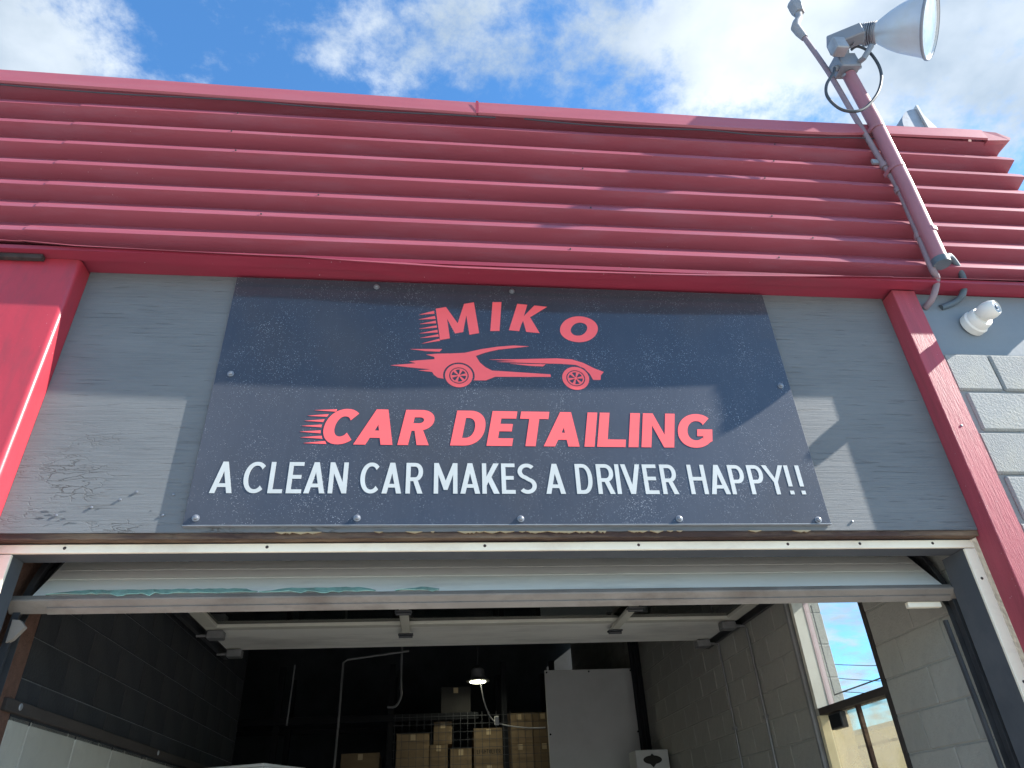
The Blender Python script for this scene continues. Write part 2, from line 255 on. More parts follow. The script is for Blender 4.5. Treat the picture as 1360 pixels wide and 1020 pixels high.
def glass_material(name, tint, dirt, dirt_lo, dirt_hi, scale):
    m = bpy.data.materials.new(name); m.use_nodes = True
    N, L = nodes_of(m); N.remove(N['Principled BSDF']); out = N['Material Output']
    tr = N.new('ShaderNodeBsdfTransparent'); tr.inputs[0].default_value = (*tint, 1)
    gl = N.new('ShaderNodeBsdfGlossy'); gl.inputs['Roughness'].default_value = 0.02
    lw = N.new('ShaderNodeLayerWeight'); lw.inputs[0].default_value = 0.5
    p4 = N.new('ShaderNodeMath'); p4.operation = 'POWER'; L.new(lw.outputs['Facing'], p4.inputs[0]); p4.inputs[1].default_value = 4.5
    fr = N.new('ShaderNodeMath'); fr.operation = 'MULTIPLY_ADD'; L.new(p4.outputs[0], fr.inputs[0]); fr.inputs[1].default_value = 0.75; fr.inputs[2].default_value = 0.025
    mx = N.new('ShaderNodeMixShader'); L.new(fr.outputs[0], mx.inputs[0]); L.new(tr.outputs[0], mx.inputs[1]); L.new(gl.outputs[0], mx.inputs[2])
    df = N.new('ShaderNodeBsdfDiffuse'); df.inputs[0].default_value = (*dirt, 1)
    tl = N.new('ShaderNodeBsdfTranslucent'); tl.inputs[0].default_value = (*dirt, 1)
    dm = N.new('ShaderNodeMixShader'); dm.inputs[0].default_value = 0.5; L.new(df.outputs[0], dm.inputs[1]); L.new(tl.outputs[0], dm.inputs[2])
    tc = N.new('ShaderNodeTexCoord'); n = N.new('ShaderNodeTexNoise'); n.inputs['Scale'].default_value = scale; n.inputs['Detail'].default_value = 8
    L.new(tc.outputs['Object'], n.inputs['Vector'])
    r = N.new('ShaderNodeMapRange'); r.inputs[1].default_value = 0.35; r.inputs[2].default_value = 0.7; r.inputs[3].default_value = dirt_lo; r.inputs[4].default_value = dirt_hi
    L.new(n.outputs['Fac'], r.inputs[0])
    fx = N.new('ShaderNodeMixShader'); L.new(r.outputs[0], fx.inputs[0]); L.new(mx.outputs[0], fx.inputs[1]); L.new(dm.outputs[0], fx.inputs[2])
    L.new(fx.outputs[0], out.inputs['Surface'])
    return m
MT['glass'] = glass_material('clear_window_glass', (0.93, 0.96, 0.97), (0.5, 0.5, 0.48), 0.0, 0.04, 5)
MT['dirtyglass'] = glass_material('grimy_window_glass', (0.86, 0.84, 0.76), (0.40, 0.37, 0.30), 0.08, 0.50, 7)
MT['doorglass'] = glass_material('smoked_door_glazing', (0.25, 0.28, 0.26), (0.2, 0.2, 0.18), 0.02, 0.10, 4)

def emit(name, colr, s):
    m = bpy.data.materials.new(name); m.use_nodes = True
    N, L = nodes_of(m); N.remove(N['Principled BSDF']); e = N.new('ShaderNodeEmission'); e.inputs[0].default_value = (*colr, 1); e.inputs[1].default_value = s
    L.new(e.outputs[0], N['Material Output'].inputs[0]); return m
MT['lit'] = emit('lit_lamp_disc', (1.0, 1.0, 0.72), 5.0)

# ------------------------------------------------------------------ mesh helpers
def origin_of(o):
    v = Vector((0, 0, 0))
    while o is not None: v = v + o.location; o = o.parent
    return v
class MB:
    """collects shapes in world coordinates and links them as one mesh object"""
    def __init__(s): s.bm = bmesh.new()
    def box(s, x0, x1, y0, y1, z0, z1, mtx=None, bev=0.0):
        t = bmesh.new(); r = bmesh.ops.create_cube(t, size=1.0)
        for v in t.verts: v.co = Vector(((x0 + x1) / 2 + v.co.x * (x1 - x0), (y0 + y1) / 2 + v.co.y * (y1 - y0), (z0 + z1) / 2 + v.co.z * (z1 - z0)))
        if bev: bmesh.ops.bevel(t, geom=t.edges[:], offset=bev, segments=1, affect='EDGES')
        s._add(t, mtx); return s
    def _add(s, t, mtx=None):
        if mtx is not None: bmesh.ops.transform(t, matrix=mtx, verts=t.verts[:])
        me = bpy.data.meshes.new('tmp'); t.to_mesh(me); t.free(); s.bm.from_mesh(me); bpy.data.meshes.remove(me)
    def tube(s, pts, r, n=10, smooth=0, caps=True):
        pts = [Vector(p) for p in pts]
        if smooth: pts = catmull(pts, smooth)
        rr = r if isinstance(r, (list, tuple)) else [r] * len(pts)
        rings = []; u = None
        for i, p in enumerate(pts):
            d = (pts[min(i + 1, len(pts) - 1)] - pts[max(i - 1, 0)])
            d = d.normalized() if d.length > 1e-9 else Vector((0, 0, 1))
            if u is None:
                u = d.orthogonal().normalized()
            u = (u - d * u.dot(d)); u = u.normalized() if u.length > 1e-6 else d.orthogonal().normalized()
            w = d.cross(u)
            rings.append([s.bm.verts.new(p + (u * math.cos(a) + w * math.sin(a)) * rr[i]) for a in [2 * math.pi * k / n for k in range(n)]])
        for a, b in zip(rings, rings[1:]):
            for k in range(n): s.bm.faces.new((a[k], a[(k + 1) % n], b[(k + 1) % n], b[k]))
        if caps and len(rings) > 1: s.bm.faces.new(rings[0][::-1]); s.bm.faces.new(rings[-1])
        return s
    def lathe(s, prof, origin, axis, n=32, closed=False):
        ax = Vector(axis).normalized(); u = ax.orthogonal().normalized(); w = ax.cross(u); o = Vector(origin); rings = []
        for t, r in prof:
            rings.append([s.bm.verts.new(o + ax * t + (u * math.cos(2 * math.pi * k / n) + w * math.sin(2 * math.pi * k / n)) * max(r, 1e-4)) for k in range(n)])
        prs = list(zip(rings, rings[1:])) + ([(rings[-1], rings[0])] if closed else [])
        for a, b in prs:
            for k in range(n): s.bm.faces.new((a[k], a[(k + 1) % n], b[(k + 1) % n], b[k]))
        return s
    def prism(s, pts, vec):
        vec = Vector(vec); a = [s.bm.verts.new(p) for p in pts]; b = [s.bm.verts.new(Vector(p) + vec) for p in pts]; n = len(pts)
        s.bm.faces.new(a); s.bm.faces.new(b[::-1])
        for k in range(n): s.bm.faces.new((a[k], b[k], b[(k + 1) % n], a[(k + 1) % n]))
        return s
    def poly_xz(s, loops, y_front, depth):
        """flat lettering: loops = [outer, hole, ...] of (x, z); front face at y_front, thickness behind it"""
        loops3 = [[Vector((p[0], 0, p[1])) for p in lp] for lp in loops]
        tris = tessellate_polygon([[Vector((v.x, v.z, 0)) for v in lp] for lp in loops3])
        flat = [v for lp in loops3 for v in lp]
        f = [s.bm.verts.new((v.x, y_front, v.z)) for v in flat]; bk = [s.bm.verts.new((v.x, y_front + depth, v.z)) for v in flat]
        for t in tris:
            try: s.bm.faces.new([f[i] for i in t])
            except ValueError: pass
        i0 = 0
        for lp in loops3:
            n = len(lp)
            for k in range(n):
                a, b = i0 + k, i0 + (k + 1) % n
                s.bm.faces.new((f[a], f[b], bk[b], bk[a]))
            i0 += n
        return s
    def build(s, name, m, parent=None, smooth=False, origin=None, fixn=True):
        if fixn: bmesh.ops.recalc_face_normals(s.bm, faces=s.bm.faces[:])
        off = origin_of(parent) if parent is not None else Vector((0, 0, 0))
        o3 = Vector(origin) if origin is not None else (off if parent is not None else Vector((0, 0, 0)))
        bmesh.ops.translate(s.bm, vec=-o3, verts=s.bm.verts[:])
        me = bpy.data.meshes.new(name); s.bm.to_mesh(me); s.bm.free()
        me.materials.append(m)
        if smooth:
            for p in me.polygons: p.use_smooth = True
            try: me.set_sharp_from_angle(angle=R(35))
            except Exception: pass
        o = bpy.data.objects.new(name, me); COL.objects.link(o)
        if parent is not None: o.parent = parent
        o.location = o3 - off if parent is not None else o3
        return o
def catmull(P, k):
    out = []
    for i in range(len(P) - 1):
        p0, p1, p2, p3 = P[max(i - 1, 0)], P[i], P[i + 1], P[min(i + 2, len(P) - 1)]
        for j in range(k):
            t = j / k
            out.append(0.5 * ((2 * p1) + (p2 - p0) * t + (2 * p0 - 5 * p1 + 4 * p2 - p3) * t * t + (3 * p1 - p0 - 3 * p2 + p3) * t ** 3))
    out.append(P[-1]); return out
def tag(o, label=None, cat=None, group=None, kind=None):
    if label: o['label'] = label
    if cat: o['category'] = cat
    if group: o['group'] = group
    if kind: o['kind'] = kind
    return o
def thing(name, loc, label, cat, group=None):
    o = bpy.data.objects.new(name, None); COL.objects.link(o); o.location = loc; o.empty_display_size = 0.1
    return tag(o, label, cat, group)
def inst(src, parent, loc, scale=(1, 1, 1), rot=(0, 0, 0), name=None):
    o = src.copy(); COL.objects.link(o); o.parent = parent; o.location = loc; o.scale = scale; o.rotation_euler = rot
    if name: o.name = name
    return o

# ------------------------------------------------------------------ ground
b = MB(); b.box(-150, 150, -150, 0.02, -0.3, 0.0); tag(b.build('forecourt', MT['asphalt']), 'worn grey paved forecourt in front of the garage', None, None, 'structure')
b = MB(); b.box(-150, 150, 0.02, 150, -0.3, -0.004); tag(b.build('side_yard_ground', MT['asphalt']), 'worn grey yard round the building', None, None, 'structure')
b = MB(); b.box(-4.6, 1.84, 0.03, 9.0, -0.003, 0.012); tag(b.build('garage_floor', MT['concrete']), 'oily concrete floor inside the garage', None, None, 'structure')

# ------------------------------------------------------------------ metal fascia (corrugated cladding)
PITCH = 0.1385; ZT = 4.708; YF = -0.152; YB = -0.080; X_END = 2.872
def clad_profile():
    pr = [(YF, 4.86), (YF, 4.822), (YB, 4.800)]
    for i in range(7):
        z = ZT - PITCH * i
        pr += [(YF + 0.0075, z), (YF - 0.001, z - 0.0265), (YB, z - 0.052)]
    z = ZT - PITCH * 7
    pr += [(YF - 0.003, z), (YF - 0.006, z - 0.004)]
    return pr
def drip_dz(x):
    P = [(-5, 0.05), (-2.153, 0.055), (-1.82, 0.027), (-0.923, 0.013), (-0.14, -0.018), (0.754, -0.012), (1.794, 0.027), (2.503, 0.04), (3, 0.045)]
    for (a, u), (c, v) in zip(P, P[1:]):
        if a <= x <= c: return u + (v - u) * (x - a) / (c - a)
    return 0
fascia = thing('metal_fascia', (0, YF, 3.72), 'faded red ribbed metal fascia with a red cap along the roof edge', 'fascia')
pr = clad_profile(); rng = random.Random(3)
for k, (x0, x1, dy) in enumerate([(-5.2, -2.065, 0.0), (-2.075, 1.815, -0.004), (1.809, X_END, 0.0)]):
    bm = MB(); n = max(2, int((x1 - x0) / 0.22)); rows = []
    for i in range(n + 1):
        x = x0 + (x1 - x0) * i / n
        row = []
        wob = rng.uniform(-0.0016, 0.0016)
        for j, (y, z) in enumerate(pr):
            zz = z + wob * 0.5 + (drip_dz(x) + rng.uniform(-.002, .002) if j >= len(pr) - 2 else 0)
            slant = 0.0
            if i == n and k == 0: slant = 0.0
            row.append(bm.bm.verts.new((x + slant, y + dy + wob * 0.6, zz)))
        rows.append(row)
    for a, c in zip(rows, rows[1:]):
        for j in range(len(pr) - 1): bm.bm.faces.new((a[j], a[j + 1], c[j + 1], c[j]))
    o = bm.build('cladding_sheet', MT['clad'], fascia)
    md = o.modifiers.new('t', 'SOLIDIFY'); md.thickness = 0.0022; md.offset = 0
def cap_z(x):
    P = [(-5.2, 0.045), (-2.45, 0.030), (-0.15, 0.0), (1.35, 0.0), (2.68, 0.030), (3, 0.035)]
    for (a, u), (c, v) in zip(P, P[1:]):
        if a <= x <= c: return u + (v - u) * (x - a) / (c - a)
    return 0
for k, (x0, x1, dz) in enumerate([(-5.2, -0.148, 0.0), (-0.142, 2.755, 0.001)]):
    bm = MB(); n = 16; rows = []
    prc = [(0.12, 4.89), (-0.170, 4.876), (-0.178, 4.782), (-0.168, 4.776), (-0.156, 4.796)]
    for i in range(n + 1):
        x = x0 + (x1 - x0) * i / n; d = cap_z(x) + rng.uniform(-0.0012, 0.0012)
        squeeze = 1.0 if x < 2.0 else 0.85
        rows.append([bm.bm.verts.new((x, y + dz * -2, (z - 4.874) * squeeze + 4.874 + d)) for y, z in prc])
    for a, c in zip(rows, rows[1:]):
        for j in range(len(prc) - 1): bm.bm.faces.new((a[j], a[j + 1], c[j + 1], c[j]))
    o = bm.build('cap_flashing', MT['cap'], fascia)
    md = o.modifiers.new('t', 'SOLIDIFY'); md.thickness = 0.002; md.offset = 0
b = MB(); b.prism([(2.755, -0.174, 4.815), (2.755, -0.167, 4.905), (2.835, -0.174, 4.89), (2.905, -0.178, 4.843), (2.89, -0.178, 4.822)], (0, 0.3, 0.004)); b.build('cap_end', MT['cap'], fascia)
b = MB(); b.box(-0.152, -0.138, -0.1805, -0.1795, 4.776, 4.878); b.build('cap_joiner', MT['soffit'], fascia)
# wall behind cladding (carries it)
b = MB(); b.box(-5.2, 2.82, -0.076, 0.12, 3.81, 4.80); b.build('backing_board', MT['darkwood'], fascia)
# screws on the strips
for i in range(7):
    z = ZT - PITCH * i - 0.013
    for x in (-1.2 + 0.03 * i, 0.25, 1.45):
        if random.random() < 0.45:
            b = MB(); b.lathe([(0, 0.0), (0.0, 0.0045), (0.003, 0.004), (0.003, 0.0)], (x + random.uniform(-.2, .2), YF - 0.004, z), (0, -1, 0), 8); b.build('screw', MT['darksteel'], fascia)
# slack cables under the cap
for (xa, xb, sag, lab) in [(-2.6, -0.05, 0.03, 'slack black cable hanging under the left length of the red cap'), (0.1, 2.1, 0.035, 'thin black cable drooping under the right length of the red cap')]:
    b = MB(); P = []
    for i in range(11):
        t = i / 10; x = xa + (xb - xa) * t
        P.append((x, -0.171, 4.772 + cap_z(x) - sag * (0.25 + 0.6 * abs(math.sin(t * math.pi * 2.1)))))
    b.tube(P, 0.0036, 6, smooth=4); tag(b.build('cable', MT['cable']), lab, 'cable')

# ------------------------------------------------------------------ soffit and header beam
sof = thing('soffit', (0, -0.1, 3.75), 'dark red painted soffit strip under the ribbed metal fascia', 'soffit')
b = MB(); b.box(-5.2, 2.82, -0.147, -0.085, 3.752, 3.772); b.build('soffit_board', MT['soffit'], sof)
b = MB(); b.box(-5.2, 2.82, -0.083, 0.03, 3.762, 3.80); b.build('soffit_beam', MT['soffit'], sof)
b = MB(); b.box(-2.9, -1.985, -0.122, -0.094, 3.728, 3.7515, bev=0.004); tag(b.build('rusted_flashing', MT['rust']), 'black rusted strip of flashing above the left red column', 'flashing')

# ------------------------------------------------------------------ columns, trim
col = thing('red_column', (-2.35, 0, 0), 'wide glossy red steel column left of the garage door', 'column')
b = MB(); pts = []; r = 0.022
x1, yf = -1.846, -0.092
pts = [(-2.9, 0.03, 0), (-2.9, yf, 0)] + [(x1 - r + r * math.sin(a), yf + r - r * math.cos(a), 0) for a in [R(k * 15) for k in range(7)]] + [(x1, 0.03, 0)]
b.prism([Vector(p) for p in pts], (0, 0, 3.7505)); b.build('column_shell', MT['red'], col, smooth=True)
b = MB(); b.box(-2.9, x1 - 0.004, -0.100, -0.090, 0.0, 0.12); b.build('base_plate', MT['red'], col)
tr = thing('timber_trim', (1.9, -0.05, 0), 'faded red timber post at the right edge of the grey panel', 'trim')
b = MB(); b.box(1.847, 1.966, -0.082, 0.03, 0.0, 3.7505, bev=0.003); b.build('post_board', MT['redwood'], tr)
for z in (0.6, 1.4, 2.2, 3.0):
    b = MB(); b.lathe([(0, 0.0), (0, 0.006), (0.002, 0.005), (0.003, 0.0)], (1.90, -0.0825, z), (0, -1, 0), 8); b.build('nail_head', MT['bolt'], tr)

# ------------------------------------------------------------------ grey plywood panel
pan = thing('plywood_panel', (0, 0, 2.56), 'weathered grey painted plywood panel above the garage door', 'panel')
b = MB(); b.box(-1.845, 1.845, 0.0, 0.02, 2.565, 3.761); b.build('plywood_sheet', MT['ply'], pan)
b = MB(); rng = random.Random(11)
n = 150; top = []; bot = []
for i in range(n + 1):
    x = -1.845 + 3.69 * i / n
    d = 0.0
    if rng.random() < 0.35: d = rng.uniform(0, 0.006)
    top.append((x, 0.004 + d, 2.5645 - rng.uniform(0, 0.002))); bot.append((x, 0.006 + d * 0.5, 2.543 + rng.uniform(-0.001, 0.001)))
va = [b.bm.verts.new(p) for p in top]; vb = [b.bm.verts.new(p) for p in bot]; vc = [b.bm.verts.new((p[0], 0.05, p[2])) for p in bot]; vd = [b.bm.verts.new((p[0], 0.05, p[2])) for p in top]
for i in range(n):
    for q in ((va, vb), (vb, vc), (vc, vd), (vd, va)): b.bm.faces.new((q[0][i], q[0][i + 1], q[1][i + 1], q[1][i]))
b.build('board_edge', MT['panelwood'], pan)
# splinters along the split edge and a few raised nails with curled paint
b = MB()
for i in range(42):
    x = rng.uniform(-0.95, 1.1); l = rng.uniform(0.015, 0.07)
    b.prism([Vector((x, -0.0015, 2.566)), Vector((x + l, -0.0015, 2.5655)), Vector((x + l * 0.55, -0.003, 2.561 - rng.random() * 0.005))], (0, 0.006, 0))
o = b.build('splinter', MT['tape'], pan); o['kind'] = 'stuff'
for x, z in [(-1.41, 2.72), (-1.28, 2.71), (-1.55, 2.66), (-1.46, 2.69), (-1.30, 2.63), (-1.66, 2.63), (1.32, 2.60)]:
    b = MB(); b.lathe([(0, 0.0022), (-0.004, 0.004), (0.004, 0.0048), (0.0055, 0.0)], (x, 0.0, z), (0, -1, 0), 8); b.build('raised_nail', MT['bolt'], pan)
b = MB()
for i in range(12):
    x = -1.82 + abs(rng.gauss(0, 0.28)); z = 2.575 + abs(rng.gauss(0, 0.06)); l = rng.uniform(0.008, 0.035); h = rng.uniform(0.002, 0.005)
    if x > -1.2: continue
    a = rng.uniform(-0.25, 0.5); c, s_ = math.cos(a), math.sin(a)
    b.prism([Vector((x, -0.0006, z)), Vector((x + l * c, -0.0006, z + l * s_)), Vector((x + l * c * .6 - h * s_, -rng.uniform(.0012, .003), z + l * s_ * .6 + h * c))], (0, 0.0012, 0))
o = b.build('peeling_paint', MT['ply'], pan); o['kind'] = 'stuff'

# ------------------------------------------------------------------ shop sign
sign = thing('shop_sign', (0, -0.012, 2.586), 'dark glossy shop sign with red car emblem and white slogan', 'sign')
b = MB(); b.box(-1.22, 1.22, -0.0175, -0.001, 2.586, 3.748, bev=0.0012); b.build('sign_board', MT['sign'], sign)
b = MB(); b.box(-1.221, 1.221, -0.0187, -0.0015, 2.5835, 2.5858); b.build('edge_strip', MT['galv'], sign)
YL = -0.0187; DL = 0.0011
def arc(cx, cz, rx, rz, a0, a1, n, p=2.0):
    out = []
    for i in range(n + 1):
        a = R(a0 + (a1 - a0) * i / n); c, s_ = math.cos(a), math.sin(a)
        out.append((cx + rx * math.copysign(abs(c) ** (2 / p), c), cz + rz * math.copysign(abs(s_) ** (2 / p), s_)))
    return out
def glyph(ch, w, h, t, tv=None):
    """contours of one capital in a w x h box; t = vertical stroke, tv = horizontal stroke"""
    tv = tv or t * 0.92
    if ch == 'I': return [[(0, 0), (0, h), (t, h), (t, 0)]]
    if ch == 'L': return [[(0, 0), (0, h), (t, h), (t, tv), (w, tv), (w, 0)]]
    if ch == 'T': return [[((w - t) / 2, 0), ((w - t) / 2, h - tv), (0, h - tv), (0, h), (w, h), (w, h - tv), ((w + t) / 2, h - tv), ((w + t) / 2, 0)]]
    if ch == 'E':
        m = h * 0.52
        return [[(0, 0), (0, h), (w, h), (w, h - tv), (t, h - tv), (t, m + tv / 2), (w * .9, m + tv / 2), (w * .9, m - tv / 2), (t, m - tv / 2), (t, tv), (w, tv), (w, 0)]]
    if ch == 'H':
        m = h * 0.52
        return [[(0, 0), (0, h), (t, h), (t, m + tv / 2), (w - t, m + tv / 2), (w - t, h), (w, h), (w, 0), (w - t, 0), (w - t, m - tv / 2), (t, m - tv / 2), (t, 0)]]
    if ch == 'N':
        q = t * 1.02
        return [[(0, 0), (0, h), (q, h), (w - t, h * 0.36), (w - t, h), (w, h), (w, 0), (w - q, 0), (t, h * 0.64), (t, 0)]]
    if ch == 'M':
        q = t * 1.05; e = h * 0.04
        return [[(0, 0), (0, h), (q, h), (w / 2, h * 0.42), (w - q, h), (w, h), (w, 0), (w - t, 0), (w - t, h * 0.62), (w / 2 + t * .42, h * 0.12), (w / 2 - t * .42, h * 0.12), (t, h * 0.62), (t, 0)]]
    if ch == 'V':
        a = t * 0.56
        yi = h * (1 - (w / 2 - 1.1 * t) / (w / 2 - a)) if w / 2 > 1.1 * t else h * .3
        return [[(0, h), (1.1 * t, h), (w / 2, yi), (w - 1.1 * t, h), (w, h), (w / 2 + a, 0), (w / 2 - a, 0)]]
    if ch == 'A':
        a = t * 0.56; s_ = (w / 2 - a) / h; q = 1.12 * t
        yb, yt = h * 0.19, h * 0.19 + tv * 0.95
        ya = (w / 2 - q) / s_
        xl = lambda y: q + s_ * y
        outer = [(0, 0), (w / 2 - a, h), (w / 2 + a, h), (w, 0), (w - q, 0), (w - xl(yb), yb), (xl(yb), yb), (q, 0)]
        hole = [(xl(yt), yt), (w - xl(yt), yt), (w / 2, min(ya, h * 0.93))]
        return [outer, hole]
    if ch == 'K':
        m = h * 0.40; k = t * 1.28
        return [[(0, 0), (0, h), (t, h), (t, h * 0.56), (w - k, h), (w, h), (w * 0.545, h * 0.545), (w, 0), (w - k * 1.02, 0), (w * 0.36, h * 0.385), (t, h * 0.26), (t, 0)]]
    if ch == 'Y':
        m = h * 0.42
        return [[((w - t) / 2, 0), ((w - t) / 2, m), (0, h), (t * 1.15, h), (w / 2, m + t * 0.95), (w - t * 1.15, h), (w, h), ((w + t) / 2, m), ((w + t) / 2, 0)]]
    if ch == 'O':
        return [arc(w / 2, h / 2, w / 2, h / 2, 0, 354, 59, 2.1), arc(w / 2, h / 2, w / 2 - t, h / 2 - tv, 0, 354, 59, 2.1)]
    if ch == 'C':
        o = arc(w * .52, h / 2, w * .52, h / 2, 47, 313, 40, 2.1); i_ = arc(w * .52, h / 2, w * .52 - t, h / 2 - tv, 313, 47, 40, 2.1)
        i_[0] = (o[-1][0] - t * .62, o[-1][1] + tv * .92); i_[-1] = (o[0][0] - t * .62, o[0][1] - tv * .92)
        return [o + i_]
    if ch == 'G':
        o = arc(w * .53, h / 2, w * .53, h / 2, 47, 318, 40, 2.1); i_ = arc(w * .53, h / 2, w * .53 - t, h / 2 - tv, 316, 47, 40, 2.1)
        i_[-1] = (o[0][0] - t * .62, o[0][1] - tv * .92)
        m = h * .54; xr = w
        return [o + [(xr, h * .20), (xr, m), (w * .56, m), (w * .56, m - tv * .95), (xr - t * .95, m - tv * .95), (xr - t * .95, h * .245)] + i_]
    if ch == 'D':
        ro = arc(w * .42, h / 2, w * .58, h / 2, 90, -90, 26, 2.2); ri = arc(w * .42, h / 2, w * .58 - t, h / 2 - tv, 90, -90, 26, 2.2)
        return [[(0, 0), (0, h)] + ro, [(t, h - tv)] + ri + [(t, tv)]]
    if ch in 'PR':
        bh = h * (0.60 if ch == 'R' else 0.63); zc_ = h - bh / 2
        ro = arc(w * .52, zc_, w * .48, bh / 2, 90, -90, 20, 2.1); ri = arc(w * .52, zc_, w * .48 - t, bh / 2 - tv, 90, -90, 20, 2.1)
        hole = [(t, h - tv)] + ri + [(t, h - bh + tv)]
        if ch == 'P': return [[(0, 0), (0, h)] + ro + [(t, h - bh), (t, 0)], hole]
        return [[(0, 0), (0, h)] + ro[:-3] + [(w * .70, h - bh * .955), (w, 0), (w - t * 1.15, 0), (w * .44, h - bh), (t, h - bh), (t, 0)], hole]
    if ch == 'S':
        P = arc(w * .5, h * .735 , w * .5 - t / 2, h * .265 - tv / 2, 38, 255, 18, 2.0) + arc(w * .5, h * .265, w * .5 - t / 2, h * .265 - tv / 2, 75, -142, 18, 2.0)
        L_, R_ = [], []
        for i, p in enumerate(P):
            a, c = P[max(i - 1, 0)], P[min(i + 1, len(P) - 1)]; dx, dz = c[0] - a[0], c[1] - a[1]; l = math.hypot(dx, dz) or 1
            nx, nz = -dz / l, dx / l; L_.append((p[0] + nx * t / 2, p[1] + nz * tv / 2)); R_.append((p[0] - nx * t / 2, p[1] - nz * tv / 2))
        return [L_ + R_[::-1]]
    if ch == '!':
        return [[(0.0, h * .27), (-t * .02, h), (t * 1.02, h), (t, h * .27)], [(0, 0), (0, t * .95), (t, t * .95), (t, 0)]]
def put(mb, ch, w, h, t, fn, tv=None, y=YL):
    L_ = [[fn(*p) for p in lp] for lp in glyph(ch, w, h, t, tv)]
    if ch == '!':
        for lp in L_: mb.poly_xz([lp], y, DL)
    else: mb.poly_xz(L_, y, DL)
def word(name, items, z0, h, t, shear, m, tv=None):
    for ch, x0, x1 in items:
        b = MB(); put(b, ch, x1 - x0, h, t, lambda u, v, x0=x0: (x0 + u + shear * v, z0 + v), tv); b.build(name, m, sign)
# red name line
word('red_letter', [('C', -.781, -.645), ('A', -.649, -.498), ('R', -.479, -.357), ('D', -.273, -.147), ('E', -.129, -.027), ('T', -.011, .106),
                    ('A', .101, .247), ('I', .267, .308), ('L', .319, .436), ('I', .449, .490), ('N', .503, .640), ('G', .655, .803)], 2.915, .160, .041, .18, MT['vinylred'], .034)
# white slogan
word('white_letter', [('A', -1.152, -1.072), ('C', -1.038, -.955), ('L', -.945, -.893), ('E', -.879, -.824), ('A', -.815, -.739), ('N', -.727, -.659),
                      ('C', -.611, -.533), ('A', -.529, -.456), ('R', -.440, -.376), ('M', -.334, -.244), ('A', -.233, -.158), ('K', -.149, -.083), ('E', -.074, -.021), ('S', -.010, .062),
                      ('A', .098, .174), ('D', .218, .284), ('R', .303, .370), ('I', .3785, .3985), ('V', .403, .481), ('E', .491, .547), ('R', .562, .626),
                      ('H', .676, .747), ('A', .759, .837), ('P', .845, .908), ('P', .926, .989), ('Y', .991, 1.082), ('!', 1.086, 1.107), ('!', 1.134, 1.155)], 2.709, .128, .0168, 0.0, MT['vinylwhite'], .0155)
# arched name
def affine(o, ux, uz):
    return lambda u, v: (o[0] + ux[0] * u + uz[0] * v, o[1] + ux[1] * u + uz[1] * v)
def rot(a, sh=0.0):
    c, s_ = math.cos(R(a)), math.sin(R(a)); return (c, s_), (-s_ + sh * c, c + sh * s_)
ux, uz = rot(14.3, 0.13)
b = MB(); put(b, 'M', .176, .172, .044, affine((-.319, 3.429), ux, uz), .04); b.build('red_letter', MT['vinylred'], sign)
ux, uz = rot(3, 0.14)
b = MB(); put(b, 'I', .041, .163, .041, affine((-.099, 3.485), ux, uz)); b.build('red_letter', MT['vinylred'], sign)
ux, uz = rot(-5, 0.20)
b = MB(); put(b, 'K', .137, .154, .046, affine((-.016, 3.493), ux, uz), .04); b.build('red_letter', MT['vinylred'], sign)
ux, uz = rot(-16, 0.22)
b = MB(); put(b, 'O', .162, .152, .047, affine((.186, 3.463), ux, uz), .036); b.build('red_letter', MT['vinylred'], sign)
# car emblem
BODY = [(-0.376, 3.35), (-0.332, 3.356), (-0.268, 3.359), (-0.212, 3.364), (-0.139, 3.386), (-0.065, 3.401), (0.001, 3.409), (0.069, 3.407), (0.001, 3.396), (-0.065, 3.386), (-0.123, 3.368), (-0.165, 3.349), (-0.148, 3.315), (-0.124, 3.291), (-0.097, 3.275), (0.153, 3.262), (0.154, 3.249), (-0.084, 3.244), (-0.124, 3.225), (-0.176, 3.224)]
BODY += [(-0.2375 + 0.0665 * math.cos(R(a)), 3.2465 + 0.0665 * math.sin(R(a))) for a in range(-15, 196, 10)]
BODY += [(-0.326, 3.234), (-0.342, 3.248), (-0.35, 3.262), (-0.405, 3.268), (-0.355, 3.275), (-0.425, 3.281), (-0.523, 3.291), (-0.418, 3.304), (-0.446, 3.313), (-0.411, 3.319), (-0.341, 3.327), (-0.342, 3.339)]
FRONT = [(-0.107, 3.332), (0.023, 3.337), (0.188, 3.346), (0.253, 3.342), (0.302, 3.325), (0.349, 3.297), (0.388, 3.28), (0.373, 3.262), (0.37, 3.239), (0.337, 3.238), (0.325, 3.269), (0.303, 3.297), (0.268, 3.314), (0.202, 3.318), (0.103, 3.318), (-0.075, 3.321), (0.022, 3.327)]
em = MB().poly_xz([BODY], YL, DL).build('car_emblem', MT['vinylred'], sign)
MB().poly_xz([[(-0.444, 3.377), (-0.309, 3.381), (-0.32, 3.367), (-0.38, 3.369)]], YL, DL).build('spoiler', MT['vinylred'], em)
MB().poly_xz([FRONT], YL, DL).build('bonnet_line', MT['vinylred'], em)
MB().poly_xz([[(-0.019, 3.3135), (0.136, 3.3135), (0.123, 3.302), (0.062, 3.304)]], YL, DL).build('door_line', MT['vinylred'], em)
